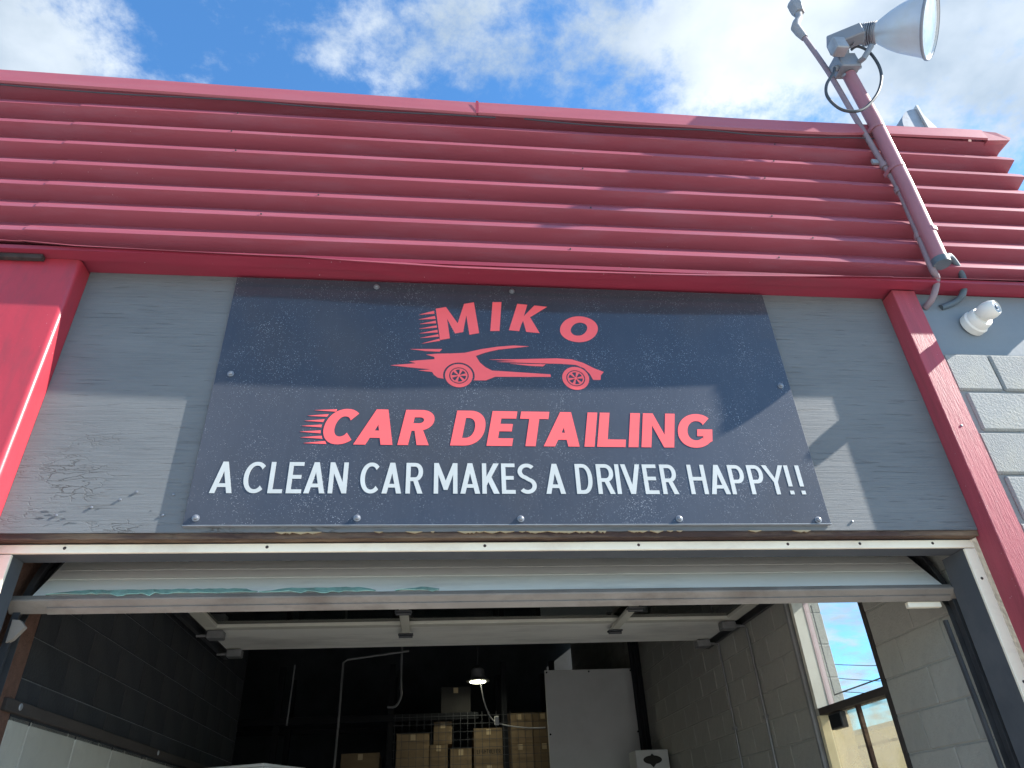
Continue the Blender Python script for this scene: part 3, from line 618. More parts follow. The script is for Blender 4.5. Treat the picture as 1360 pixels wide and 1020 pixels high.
for cx, cz in ((-0.2375, 3.2465), (0.2615, 3.2445)):
    ro = 0.0585
    b = MB(); b.poly_xz([arc(cx, cz, ro, ro, 0, 350, 35), arc(cx, cz, .041, .041, 0, 350, 35)], YL, DL)
    wh = b.build('emblem_wheel', MT['vinylred'], em)
    b = MB(); b.poly_xz([arc(cx, cz, .0365, .0365, 0, 350, 35), arc(cx, cz, .0305, .0305, 0, 350, 35)], YL, DL)
    b.poly_xz([arc(cx, cz, .0075, .0075, 0, 330, 11)], YL, DL)
    for k in range(6):
        a = R(k * 60 + 10); c, s_ = math.cos(a), math.sin(a)
        q = [(.0085, -.0028), (.0300, -.0062), (.0300, .0062), (.0085, .0028)]
        b.poly_xz([[(cx + u * c - v * s_, cz + u * s_ + v * c) for u, v in q]], YL, DL)
    b.build('wheel_spokes', MT['vinylred'], em)
SPK = [(-0.411, 3.565, -0.348, 3.589, -0.345, 3.573), (-0.413, 3.538, -0.343, 3.560, -0.340, 3.544), (-0.408, 3.513, -0.339, 3.534, -0.337, 3.520), (-0.409, 3.487, -0.335, 3.508, -0.333, 3.496),
       (-0.407, 3.462, -0.331, 3.484, -0.329, 3.470), (-0.404, 3.437, -0.327, 3.460, -0.324, 3.447), (-0.396, 3.408, -0.322, 3.436, -0.319, 3.425),
       (-0.811, 3.067, -0.724, 3.073, -0.727, 3.062), (-0.836, 3.041, -0.755, 3.050, -0.761, 3.038), (-0.844, 3.018, -0.769, 3.026, -0.773, 3.014), (-0.853, 2.995, -0.777, 3.002, -0.778, 2.990),
       (-0.857, 2.969, -0.779, 2.976, -0.778, 2.963), (-0.852, 2.944, -0.772, 2.952, -0.769, 2.939), (-0.838, 2.919, -0.757, 2.929, -0.751, 2.916)]
for q in SPK:
    b = MB(); b.poly_xz([[(q[0], q[1]), (q[2], q[3]), (q[4], q[5])]], YL, DL); b.build('speed_line', MT['vinylred'], sign)
for x, z in [(-1.179, 2.612), (-.611, 2.611), (-.007, 2.607), (.607, 2.606), (1.169, 2.600), (1.177, 3.226), (-1.161, 3.232), (-.607, 3.716), (.006, 3.716)]:
    b = MB(); b.lathe([(0, 0.0), (0, .0135), (.003, .0135), (.004, .0095), (.010, .0085), (.012, .0055), (.0125, 0.0)], (x, -0.0178, z), (0, -1, 0), 12); b.build('bolt', MT['bolt'], sign, smooth=True)

# ------------------------------------------------------------------ door frame and reveal
fr = thing('door_frame', (0, 0.05, 0), 'cream aluminium door frame round the garage opening', 'door frame')
b = MB(); b.box(-1.838, 1.836, 0.040, 0.052, 2.506, 2.5375, bev=0.0015); b.build('head_trim', MT['alu'], fr)
b = MB(); b.box(1.789, 1.836, 0.040, 0.052, 0.0, 2.5025, bev=0.0015); b.build('jamb_trim', MT['alu'], fr)
b = MB(); b.box(-1.838, -1.787, 0.040, 0.052, 0.0, 2.5025, bev=0.0015); b.build('jamb_trim', MT['alu'], fr)
b = MB(); b.box(-1.84, 1.838, 0.0525, 0.135, 2.505, 2.56); b.build('head_reveal', MT['seal'], fr)
b = MB(); b.box(1.791, 1.838, 0.0525, 0.19, 0.0, 2.5045); b.build('jamb_reveal', MT['seal'], fr)
b = MB(); b.box(-1.838, -1.789, 0.0525, 0.13, 0.0, 2.5045); b.build('jamb_reveal', MT['seal'], fr)
for x in (-1.62, -.93, -.14, .45, 1.05, 1.35, 1.66):
    b = MB(); b.lathe([(0, 0), (0, .006), (.002, .005), (.003, 0)], (x, .0398, 2.524), (0, -1, 0), 8); b.build('screw', MT['rust'], fr)
for z in (2.38, 2.0):
    b = MB(); b.lathe([(0, 0), (0, .006), (.002, .005), (.003, 0)], (1.812, .0398, z), (0, -1, 0), 8); b.build('screw', MT['rust'], fr)
hw = thing('header_wall', (0, 0.1, 2.56), 'dark timber header wall behind the grey plywood panel', 'wall')
b = MB(); b.box(-1.85, 1.85, 0.055, 0.16, 2.562, 4.3); b.build('header_board', MT['black'], hw)

# ------------------------------------------------------------------ sectional garage door, rolled up
gd = thing('garage_door', (0, 0.2, 2.3), 'pale grey sectional garage door rolled up with its bottom edge showing', 'garage door')
th = math.atan2(.74, .67)
def tilted(name, y0, z0, y1, z1, t0, t1, m, xa=-1.765, xb=1.765, parent=gd, bev=0.0):
    """slab between two points of the section's outer face; t = distance towards the inside"""
    d = Vector((0, y1 - y0, z1 - z0)); l = d.length; d.normalize(); nn = Vector((0, d.z, -d.y))
    b = MB(); mtx = Matrix(((1, 0, 0, 0), (0, nn.y, d.y, y0), (0, nn.z, d.z, z0), (0, 0, 0, 1)))
    b.box(xa, xb, t0, t1, 0, l, mtx, bev); return b.build(name, m, parent)
A0 = Vector((0, .2, 2.399)); D0 = Vector((0, .66, .751)).normalized()
def along(s): return (A0 + D0 * s)
edges = [0.012, .118, .182, .300, .420, .56]
for a, c in zip(edges, edges[1:]):
    p, q = along(a + .0012), along(c - .0012); tilted('door_panel', p.y, p.z, q.y, q.z, 0.0, .046, MT['doorgrey'], bev=0.0008)
p, q = along(0.0), along(.56); tilted('panel_core', p.y, p.z, q.y, q.z, .004, .043, MT['doorgrey'], -1.76, 1.76)
p, q = along(-.022), along(.010); br = tilted('bottom_rail', p.y, p.z, q.y, q.z, -.004, .056, MT['doorrail'], -1.836, 1.825, bev=.004)
# bottom astragal strip
p, q = along(-.0285), along(-.0225); tilted('bottom_seal', p.y, p.z, q.y, q.z, .026, .052, MT['doorrail'], -1.70, 1.78)
# torn teal strips on the lower edge
rng = random.Random(5)
for xa, xb in ((-1.72, -.98), (-.975, -.545), (-.47, -.305)):
    b = MB(); n = max(6, int((xb - xa) / .022)); T = []; Bm = []
    nn = Vector((0, -D0.z, D0.y))
    for i in range(n + 1):
        x = xa + (xb - xa) * i / n
        tap = min(1, (i + .3) / 5, (n - i + .6) / 3)
        hi = .012 + .027 * tap + rng.uniform(-.003, .003); lo = .010 - rng.uniform(0, .006) - (.010 if rng.random() < .15 else 0)
        T.append((Vector((x, 0, 0)) + along(hi) + nn * .0035)); Bm.append((Vector((x + rng.uniform(-.006, .006), 0, 0)) + along(lo) + nn * (.006 + rng.uniform(0, .006))))
    va = [b.bm.verts.new(v) for v in T]; vb = [b.bm.verts.new(v) for v in Bm]
    for i in range(n): b.bm.faces.new((va[i], va[i + 1], vb[i + 1], vb[i]))
    o = b.build('torn_weatherstrip', MT['teal'], gd); md = o.modifiers.new('t', 'SOLIDIFY'); md.thickness = .0025
b = MB(); b.box(1.60, 1.745, .228, .250, 2.322, 2.345, bev=.002); b.build('latch_plate', MT['alu'], gd)
# horizontal sections inside, seen from below
ZD = 2.80
def hsec(y0, y1, glazed):
    if not glazed:
        b = MB(); b.box(-1.765, 1.765, y0 + .003, y1 - .003, ZD + .004, ZD + .045, bev=.003); b.build('door_panel', MT['doorgrey'], gd)
    else:
        for ya, yb in ((y0 + .003, y0 + .07), (y1 - .075, y1 - .003)):
            b = MB(); b.box(-1.765, 1.765, ya, yb, ZD, ZD + .045, bev=.003); b.build('section_rail', MT['cream'], gd)
        for xa, xb in ((-1.765, -1.68), (1.68, 1.765)):
            b = MB(); b.box(xa, xb, y0 + .071, y1 - .076, ZD + .001, ZD + .044, bev=.003); b.build('section_stile', MT['cream'], gd)
        b = MB(); b.box(-1.679, 1.679, y0 + .0705, y1 - .0755, ZD + .02, ZD + .026); b.build('glazing', MT['doorglass'], gd)
hsec(.64, 1.19, False); hsec(1.19, 1.76, False); hsec(1.76, 2.33, True); hsec(2.33, 2.9, False)
for xs in (-.50, .92):
    b = MB(); b.box(xs - .028, xs + .028, 1.835, 2.40, ZD - .028, ZD - .004, bev=.004); st = b.build('stiffener', MT['cream'], gd)
    for y in (1.83, 2.39):
        b = MB(); b.box(xs - .05, xs + .05, y - .028, y + .028, ZD - .040, ZD - .0285, bev=.004); b.tube([(xs - .045, y, ZD - .046), (xs + .045, y, ZD - .046)], .009, 8); b.build('hinge', MT['darksteel'], st)
for xs in (-1.70, 1.70):
    for y in (2.33, 2.86):
        b = MB(); b.box(xs - .05, xs + .05, y - .04, y + .04, ZD - .055, ZD - .004, bev=.005); b.tube([(xs - .03, y, ZD - .03), (xs + math.copysign(.12, xs), y, ZD - .03)], .01, 8); b.build('roller_bracket', MT['steel'], gd)
trk = []
for sx, lab in ((-1, 'dark steel door track along the black left wall'), (1, 'dark steel door track along the grey block right wall')):
    t = thing('door_track', (sx * 1.80, .2, 0), lab, 'track')
    x = sx * 1.805
    P = [(x, .24, .02), (x, .24, 1.2), (x, .24, 2.2), (x, .26, 2.38), (x, .34, 2.56), (x, .48, 2.70), (x, .66, 2.78), (x, .9, 2.80), (x, 2.0, 2.80), (x, 3.05, 2.80)]
    P = [Vector(p) for p in P]; Q = catmull(P, 5); b = MB(); rows = []
    for i, p in enumerate(Q):
        d = (Q[min(i + 1, len(Q) - 1)] - Q[max(i - 1, 0)]).normalized(); nn = Vector((0, d.z, -d.y))
        rows.append([b.bm.verts.new(p + nn * a + Vector((c, 0, 0))) for a, c in ((-.028, -.012 * sx), (-.028, .012 * sx), (.028, .012 * sx), (.028, -.012 * sx))])
    for a, c in zip(rows, rows[1:]):
        for j in range(3): b.bm.faces.new((a[j], a[j + 1], c[j + 1], c[j]))
    o = b.build('track_channel', MT['darksteel'], t); md = o.modifiers.new('t', 'SOLIDIFY'); md.thickness = .003
    b = MB(); b.box(x - .02, x + .02, .95, 3.05, 2.875, 2.925); b.build('track_angle', MT['darksteel'], t)
    for y in (1.2, 2.0, 3.0):
        b = MB(); b.box(x - .015, x + .015, y - .02, y + .02, 2.926, 4.19); b.build('hanger', MT['darksteel'], t)
    if sx > 0: b = MB(); b.tube([(x - sx * .03, .28, 2.28), (x - sx * .03, .27, 1.9), (x - sx * .03, .265, 1.0), (x - sx * .03, .265, .1)], .011, 6); b.build('lift_cable', MT['darksteel'], t)
b = MB(); b.prism([Vector((-1.80, .198, 2.322)), Vector((-1.775, .198, 2.320)), Vector((-1.752, .20, 2.298)), Vector((-1.782, .202, 2.255)), Vector((-1.80, .202, 2.245))], (0, .02, 0))
tag(b.build('jamb_seal', MT['doorrail']), 'curled pale end of weather seal at the left jamb', 'seal')

# ------------------------------------------------------------------ block walls
def block_mesh(name, m, lx, ly, lz, bev):
    bm = bmesh.new(); bmesh.ops.create_cube(bm, size=1.0)
    for v in bm.verts: v.co = Vector((v.co.x * lx, v.co.y * ly, v.co.z * lz))
    bmesh.ops.bevel(bm, geom=bm.edges[:], offset=bev, segments=1, affect='EDGES')
    me = bpy.data.meshes.new(name); bm.to_mesh(me); bm.free(); me.materials.append(m); return me
def add_block(me, name, parent, loc, scale=(1, 1, 1)):
    o = bpy.data.objects.new(name, me); COL.objects.link(o); o.parent = parent
    o.location = Vector(loc) - parent.location; o.scale = scale; return o

# outside right wall: rough blocks under a smooth band
ow = thing('outside_block_wall', (2.35, 0, 0), 'rough grey concrete block wall right of the red timber post', 'wall')
b = MB(); b.box(1.968, 2.82, -0.062, 0.02, 0, 3.39); b.build('mortar', MT['outjoint'], ow)
b = MB(); b.box(1.968, 2.825, -0.050, 0.02, 3.393, 3.755); b.build('smooth_band', MT['bandwall'], ow)
bl = block_mesh('block', MT['outblock'], .3915, .05, .1945, .009)
nb = 0
for c in range(17):
    z1 = 3.388 - .2045 * c; zc_ = z1 - .102
    x = 1.795 if c % 2 == 0 else 1.600
    while x < 2.82:
        xa, xb = max(x, 1.970), min(x + .3995, 2.822)
        if xb - xa > .03 and zc_ - .1 > 0:
            o = add_block(bl, 'block', ow, ((xa + xb) / 2, -.048 - random.uniform(0, .004), zc_), ((xb - xa - .008) / .3915, 1, 1)); nb += 1
        x += .3995
# side return of the building (outside, right)
rw = thing('inner_block_wall', (1.84, 3, 0), 'grey painted block wall with a window on the right inside the garage', 'wall')
XW = 1.84; TH = .165
YO0, YO1, ZO0, ZO1 = .922, 1.63, 1.0, 2.78
m_ = .006
for nm, (ya, yb, za, zb) in {'mortar_low': (.195, 8.9, 0, ZO0), 'mortar_high': (.195, 8.9, ZO1, 4.25), 'mortar_near': (.195, YO0, ZO0, ZO1), 'mortar_far': (YO1, 8.9, ZO0, ZO1)}.items():
    b = MB(); b.box(XW + m_, XW + TH, ya, yb, za + (.0 if za == 0 else 0.0), zb); b.build('mortar', MT['blockjoint'], rw)
CH, CL = .1585, .335
ib = block_mesh('block', MT['block'], .03, CL - .007, CH - .007, .003)
def courses(z_from, z_to, z_ref, fn):
    k0 = int(math.ceil((z_from - z_ref) / CH)); k1 = int(math.floor((z_to - z_ref) / CH))
    for k in range(k0, k1): fn(k, z_ref + k * CH)
def right_course(k, z):
    y = .195 - (.12 if k % 2 else .28)
    while y < 8.85:
        ya, yb = max(y, .197), min(y + CL, 8.88)
        segs = [(ya, yb)]
        if z + CH > ZO0 + .02 and z < ZO1 - .02:
            segs = [(s0, s1) for s0, s1 in ((ya, min(yb, YO0)), (max(ya, YO1), yb)) if s1 - s0 > .03]
        for s0, s1 in segs:
            if s1 - s0 > .03:
                add_block(ib, 'block', rw, (XW + .015 + random.uniform(-.0008, .0008), (s0 + s1) / 2, z + CH / 2), (1, (s1 - s0 - .006) / (CL - .007), 1))
        y += CL
courses(1.37, 3.25, 2.005, right_course)
# remaining courses as one joined mass
b = MB()
for k in list(range(-12, -4)) + list(range(7, 14)):
    z = 2.005 + k * CH
    if z < .02 or z + CH > 4.24 or (1.36 < z < 3.24 - CH): continue
    y = .195 - (.12 if k % 2 else .28)
    while y < 8.85:
        ya, yb = max(y, .197), min(y + CL, 8.88)
        if yb - ya > .03 and not (z + CH > ZO0 and z < ZO1 and yb > YO0 and ya < YO1): b.box(XW + .001, XW + .03, ya + .003, yb - .003, z + .003, z + CH - .003)
        y += CL
o = b.build('further_blocks', MT['block'], rw); o['kind'] = 'stuff'
# window in it
b = MB()
b.box(XW - .004, XW + .10, YO0, YO0 + .030, ZO0, ZO1); b.box(XW - .004, XW + .08, YO0 + .0305, YO1 - .003, 2.105, 2.140)
b.box(XW - .004, XW + .10, YO0 + .0305, YO1 - .003, ZO0, ZO0 + .03)
wf = b.build('window_frame', MT['darkwood'], rw)
b = MB(); b.box(XW - .006, XW + .066, YO1 - .002, YO1 + .028, 2.141, ZO1); b.build('jamb_lining', MT['cream'], wf)
b = MB(); b.box(XW - .006, XW + TH + .004, YO1 - .002, YO1 + .028, ZO0 + .03, 2.104); b.build('lower_lining', MT['truckcream'], wf)
b = MB(); b.box(XW + .0665, XW + .099, YO1 - .004, YO1 + .02, 2.141, ZO1); b.build('stop_bead', MT['pink'], wf)
z = 2.12
while z < ZO1:
    b = MB(); b.box(XW + .100, XW + TH + .004, YO1 - .002, YO1 + .05, max(z + .003, 2.106), min(z + CH * 1.15 - .003, ZO1), bev=.003); b.build('reveal_block', MT['block'], wf); z += CH * 1.15
b = MB(); b.box(XW + .078, XW + .083, YO0 + .031, YO1 - .005, 2.141, ZO1); b.build('pane', MT['glass'], wf)
b = MB(); b.box(XW + .045, XW + .050, YO0 + .031, YO1 - .004, ZO0 + .031, 2.104); tag(b.build('pane', MT['dirtyglass'], wf), 'grimy lower pane')
b = MB(); b.box(XW + .020, XW + .040, 1.262, 1.285, ZO0 + .031, 2.1035); b.build('muntin', MT['panelwood'], wf)
b = MB(); b.box(XW + .086, XW + .0905, YO1 - .055, YO1 - .049, 2.205, 2.70); b.box(XW + .086, XW + .0905, YO0 + .031, YO1 - .0495, 2.198, 2.2045); b.build('gasket', MT['darksteel'], wf)
b = MB(); b.box(XW - .030, XW - .001, YO1 + .034, YO1 + .068, .6, 2.9, bev=.008); b.build('pipe_casing', MT['steel'], rw)
b = MB(); b.box(XW + .012, XW + .044, YO1 - .195, YO1 - .06, 2.022, 2.100, bev=.003); vb = b.build('vent_fan', MT['darksteel'], wf)
b = MB(); b.box(XW + .009, XW + .0115, YO1 - .185, YO1 - .07, 2.030, 2.092); b.build('vent_grille', MT['black'], vb)
# thin conduits on the right wall
for y, r_, z0, z1 in ((2.31, .010, .6, 2.75), (2.86, .007, .6, 3.0)):
    b = MB(); b.tube([(XW - .012, y, z0), (XW - .012, y, 2.2), (XW - .012, y + .01, z1)], r_, 8)
    b.box(XW - .026, XW - .001, y - .02, y + .02, 2.18, 2.20); tag(b.build('wall_conduit', MT['steel']), 'thin grey conduit on the right block wall, ' + ('nearer to the window' if y < 2.5 else 'further from the window'), 'conduit', 'conduits on the right inner wall')

# left wall: brown return, black blocks over a pale dado
lw = thing('black_block_wall', (-1.85, 2, 0), 'black painted block wall above the pale dado inside the garage', 'wall')
XL = -1.85
b = MB(); b.box(XL - .25, XL - m_, .475, 3.9, 2.08, 4.25); b.build('mortar', MT['blackjoint'], lw)
b = MB(); b.box(XL - .25, XL, .195, .474, 0.0, 4.25); b.build('brown_return', MT['brown'], lw)
kb = block_mesh('block', MT['blackblock'], .03, CL - .005, .1475 - .005, .002)
CHL = .1475
for k in range(0, 11):
    z = 2.1 + .082 - CHL + k * CHL
    y = .475 - (.0 if k % 2 else .165)
    while y < 3.88:
        ya, yb = max(y, .477), min(y + CL, 3.89)
        if yb - ya > .03: add_block(kb, 'block', lw, (XL - .015, (ya + yb) / 2, z + CHL / 2), (1, (yb - ya - .006) / (CL - .005), 1))
        y += CL
b = MB(); b.box(XL - .25, XL - .004, .475, 3.9, 3.66, 4.24); b.build('upper_lining', MT['blackblock'], lw)
da = thing('pale_dado', (-1.85, 2, 0), 'pale block dado low on the left inside wall below a dark rail', 'dado')
b = MB(); b.box(XL - .25, XL - m_, .475, 3.9, 0, 2.058); b.build('mortar', MT['palejoint'], da)
pb = block_mesh('block', MT['paleblock'], .03, .42, .40, .003)
for k in range(3):
    y = .208
    z = 2.056 - .405 * (k + 1)
    while y < 3.85:
        ya, yb = max(y, .477), min(y + .425, 3.89)
        if yb - ya > .03: add_block(pb, 'block', da, (XL - .015, (ya + yb) / 2, z + .2025), (1, (yb - ya - .007) / .42, 1))
        y += .425
b = MB(); b.box(XL - .25, XL - .003, .475, 3.9, 0, .83); b.build('plinth', MT['paleblock'], da)
ra = thing('dado_rail', (-1.84, 2, 2.06), 'dark brown timber rail between black blocks and the pale dado', 'rail')
b = MB(); b.box(XL - .02, XL + .016, .40, 3.95, 2.060, 2.102, bev=.003); b.build('rail_board', MT['darkwood'], ra)
for y in (.50, 2.1, 3.2):
    b = MB(); b.lathe([(0, 0), (0, .013), (.003, .011), (.004, 0)], (XL + .0158, y, 2.084), (1, 0, 0), 10); b.build('screw_cap', MT['galv'], ra)

# rest of the interior shell
b = MB(); b.box(-4.6, 2.1, 9.0, 9.2, 0, 4.25); tag(b.build('back_wall', MT['darkwall']), 'black back wall of the garage behind the racks', None, None, 'structure')
b = MB(); b.box(-4.8, -4.6, 3.9, 9.2, 0, 4.25); b.box(-4.6, -2.1, 3.7, 3.9, 0, 4.25); tag(b.build('side_wall', MT['darkwall']), 'black wall at the left end of the wide storage bay', None, None, 'structure')
roof = thing('flat_roof', (0, 4, 4.26), 'black flat roof deck over the garage', 'roof')
b = MB(); b.box(-5.2, 2.10, 0.165, 9.2, 4.25, 4.45); b.build('roof_deck', MT['black'], roof)
for y in (2.2, 3.8, 5.4, 7.0, 8.4):
    b = MB(); b.box(-4.59, 1.835, y - .05, y + .05, 4.05, 4.249); b.build('ceiling_joist', MT['black'], roof)
b = MB(); b.box(-5.2, -1.86, .035, .19, 0, 4.25); tag(b.build('front_wall', MT['black']), 'dark front wall behind the left red column', None, None, 'structure')

# ------------------------------------------------------------------ inside the garage
# high bay lamp
lp = thing('high_bay_lamp', (.17, 5.5, 3.0), 'lit round high bay lamp hanging deep in the dark garage', 'lamp')
b = MB(); b.lathe([(.0, .072), (.004, .125), (.009, .128), (.014, .122), (.03, .09), (.05, .075), (.12, .070), (.15, .03), (.16, .0)], (.17, 5.5, 3.01), (0, 0, 1), 28); b.build('lamp_housing', MT['steel'], lp, smooth=True)
b = MB(); b.lathe([(0, 0), (0, .082), (.008, .086)], (.17, 5.5, 3.004), (0, 0, 1), 28); b.build('lamp_lens', MT['lit'], lp)
b = MB(); b.tube([(.17, 5.5, 3.16), (.17, 5.5, 4.25)], .008, 6); b.build('hanger_rod', MT['darksteel'], lp)
al = bpy.data.lights.new('lamp_light', 'AREA'); al.shape = 'DISK'; al.size = .16; al.energy = 1.0; al.color = (1.0, 1.0, .78)
ao = bpy.data.objects.new('lamp_light', al); COL.objects.link(ao); ao.parent = lp; ao.location = (0, 0, -.003)
# hanging flex
S55 = (5.42 + 2.5083) / (6 + 2.5083)
b = MB(); P = [(.20, 5.42, 3.02), (.205, 5.42, 2.93), (.235, 5.42, 2.78), (.30, 5.42, 2.64), (.40, 5.42, 2.585), (.55, 5.42, 2.555), (.72, 5.42, 2.54), (.85, 5.42, 2.54)]
b.tube(P, .006, 6, smooth=5); fx = tag(b.build('flex', MT['white']), 'white flex drooping from the lamp in front of the cartons', 'cable')
b = MB(); b.box(.33, .375, 5.40, 5.44, 2.575, 2.66, bev=.005); tag(b.build('plug_box', MT['white'], fx))
# storage rack with wire mesh front
rk = thing('storage_rack', (-1.0, 6.2, 0), 'dark storage rack with a wire mesh front holding cartons', 'rack')
for x in (-3.3, -1.95, -.75, .49, 1.05):
    for y in (6.0, 6.75):
        b = MB(); b.box(x - .03, x + .03, y - .03, y + .03, 0.01, 3.3); b.build('upright', MT['black'], rk)
for z in (1.0, 2.17, 2.78):
    xb = 1.02 if z < 2.5 else .2
    for y in (5.965, 6.785):
        b = MB(); b.box(-3.33, xb, y - .02, y + .02, z - .07, z, bev=.004); b.build('beam', MT['black'], rk)
    b = MB(); b.box(-3.33, xb, 5.99, 6.76, z - .02, z + .003); b.build('shelf', MT['darksteel'], rk)
b = MB()
x = -.70
while x < 1.03:
    b.tube([(x, 5.93, 2.10), (x, 5.93, 2.78)], .0028, 4, caps=False); x += .078
z = 2.12
while z < 2.78:
    b.tube([(-.72, 5.93, z), (1.03, 5.93, z)], .0028, 4, caps=False); z += .078
o = b.build('wire_mesh', MT['darksteel'], rk); o['kind'] = 'stuff'
def carton(x0, x1, z0, z1, label, y0=6.02, dep=.45, m='card', text=None, group='cartons on the storage rack', tz=.5, ts=.05):
    t = thing('carton', ((x0 + x1) / 2, y0 + dep / 2, z0), label, 'box', group)
    b = MB(); b.box(x0, x1, y0, y0 + dep, z0, z1, bev=.004); b.build('carton_body', MT[m], t)
    xm = (x0 + x1) / 2
    b = MB(); b.box(xm - .025, xm + .025, y0 - .0015, y0 + dep, z1 - .06, z1 + .0015); b.build('tape_strip', MT['tape'], t)
    b = MB(); b.box(x0 - .002, x1 + .002, y0 - .002, y0 + .012, z1 - .004, z1 + .004); b.build('flap_edge', MT[m], t)
    if text:
        n = len(text); wd = (x1 - x0) * .8; adv = wd / n; bb = MB(); zz = z0 + (z1 - z0) * tz; X = x0 + (x1 - x0) * .1
        for i, ch in enumerate(text):
            if ch == ' ': continue
            put(bb, ch, ch == 'I' and adv * .22 or adv * .78, ts, adv * .2, lambda u, v, X=X + i * adv: (X + u, zz + v), adv * .18, y=y0 - .002)
        bb.build('printed_name', MT['ink'], t)
    return t
carton(-.68, -.33, 2.175, 2.59, 'large brown carton at the left end of the mesh fronted shelf', text=None)
carton(-.325, -.13, 2.175, 2.475, 'narrow brown carton beneath a small carton')
carton(-.285, -.085, 2.48, 2.70, 'small carton on top of a narrow brown carton', y0=6.03)
carton(-.105, .125, 2.175, 2.43, 'low carton beside the lettered carton on the mesh fronted shelf')
carton(.15, .475, 2.27, 2.62, 'brown carton lettered LIGHTOLIER behind the wire mesh', text='LIGHTOLIER', tz=.30, ts=.042)
carton(.15, .475, 2.175, 2.268, 'flat carton under the lettered carton', dep=.44)
carton(.505, .80, 2.175, 2.46, 'brown carton under another, left of the white board, left column')
carton(.505, .80, 2.463, 2.76, 'upper brown carton in the left column of the tall stack')
carton(.803, 1.03, 2.175, 2.46, 'brown carton at the foot of the stack half behind the white board')
carton(.803, 1.03, 2.463, 2.76, 'upper brown carton half behind the tall white board')
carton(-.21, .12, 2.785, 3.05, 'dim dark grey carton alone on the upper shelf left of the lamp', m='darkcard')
carton(-1.25, -.85, 2.175, 2.42, 'dim carton in the dark part of the shelf left of the others')
# white board
wb = thing('white_board', (1.31, 5.2, 0), 'tall plain white board standing in front of the cartons', 'board')
b = MB(); b.box(.844, 1.775, 5.2, 5.225, .02, 3.05, bev=.002); b.build('board_sheet', MT['white'], wb)
for x, z in [(.865, 3.03), (1.31, 3.03), (1.755, 3.03), (.865, 2.45), (1.755, 2.45)]:
    b = MB(); b.lathe([(0, 0), (0, .010), (.003, .008), (.004, 0)], (x, 5.1995, z), (0, -1, 0), 8); b.build('screw', MT['black'], wb)
# black pipes by the board
for i, (x, r_) in enumerate([(1.70, .022), (1.755, .028), (1.80, .018)]):
    b = MB(); b.tube([(x, 4.9 + .05 * i, .5), (x, 4.9 + .05 * i, 4.24)], r_, 8); tag(b.build('black_pipe', MT['black']), ['thick black pipe', 'thickest black pipe', 'slim black pipe'][i] + ' rising beside the white board, ' + ['left', 'middle', 'right'][i] + ' of three', 'pipe', 'black pipes beside the white board')
# shelf with small white carton at the right wall
sh = thing('wall_shelf', (1.65, 4.5, 1.93), 'small steel shelf on the right wall under a white carton', 'shelf')
b = MB(); b.box(1.42, 1.838, 4.40, 4.72, 1.92, 1.938); b.build('shelf_board', MT['steel'], sh)
b = MB(); b.box(1.80, 1.838, 4.54, 4.57, 1.70, 1.919); b.build('bracket', MT['steel'], sh)
t = thing('carton', (1.63, 4.56, 1.94), 'small white carton with a dark oval mark by the right wall', 'box')
b = MB(); b.box(1.50, 1.80, 4.44, 4.68, 1.94, 2.215, bev=.004); b.build('carton_body', MT['white'], t)
b = MB(); b.poly_xz([arc(1.65, 2.135, .085, .035, 0, 350, 30)], 4.438, .0015); b.poly_xz([arc(1.65, 2.13, .045, .055, 0, 315, 7, 1.2)], 4.437, .0008); b.build('printed_mark', MT['ink'], t)
# thin pipes hanging from the ceiling
b = MB(); b.tube([(-.55, 5.0, 3.23), (-1.15, 5.0, 3.16), (-1.19, 5.0, 3.13), (-1.19, 5.0, 2.6), (-1.21, 5.0, 1.4)], .011, 8); tag(b.build('air_pipe', MT['steel']), 'thin grey pipe dropping through the dark middle of the garage', 'pipe')
b = MB(); b.tube([(-.62, 5.0, 4.0), (-.62, 5.0, 3.0), (-.61, 5.0, 2.82), (-.66, 5.0, 2.72), (-.74, 5.0, 2.715)], .011, 8, smooth=3); tag(b.build('air_pipe', MT['steel']), 'short grey pipe ending in a hook left of the lit lamp', 'pipe')
b = MB(); b.tube([(-1.55, 4.4, 3.0), (-1.55, 4.4, 2.95), (-1.56, 4.4, 2.5)], .008, 6); tag(b.build('air_pipe', MT['steel']), 'short pale pipe hanging near the black left wall', 'pipe')
# white framed cabinet low left
cb = thing('white_cabinet', (-1.42, 2.35, 0), 'tall white framed cabinet whose top edge shows low at left', 'cabinet')
mc = Matrix.Translation((-1.242, 2.02, -0.06)) @ Matrix.Rotation(R(-24), 4, 'Z')
def cbox(name, m, *a, bev=.003): b = MB(); b.box(*a, mtx=mc, bev=bev); return b.build(name, m, cb)
cbox('cabinet_body', MT['steel'], -.36, -.004, .012, .40, .02, 2.035)
cbox('top_rail', MT['white'], -.37, .0, -.004, .011, 2.0, 2.05); cbox('stile', MT['white'], -.37, -.33, -.004, .011, .1, 1.999); cbox('stile', MT['white'], -.04, .0, -.004, .011, .1, 1.999)
cbox('top_rail', MT['white'], -.003, .012, .012, .42, 2.0, 2.05); cbox('stile', MT['white'], -.003, .012, .012, .05, .1, 1.999)
cbox('lid', MT['white'], -.385, .015, -.012, .415, 2.051, 2.066)

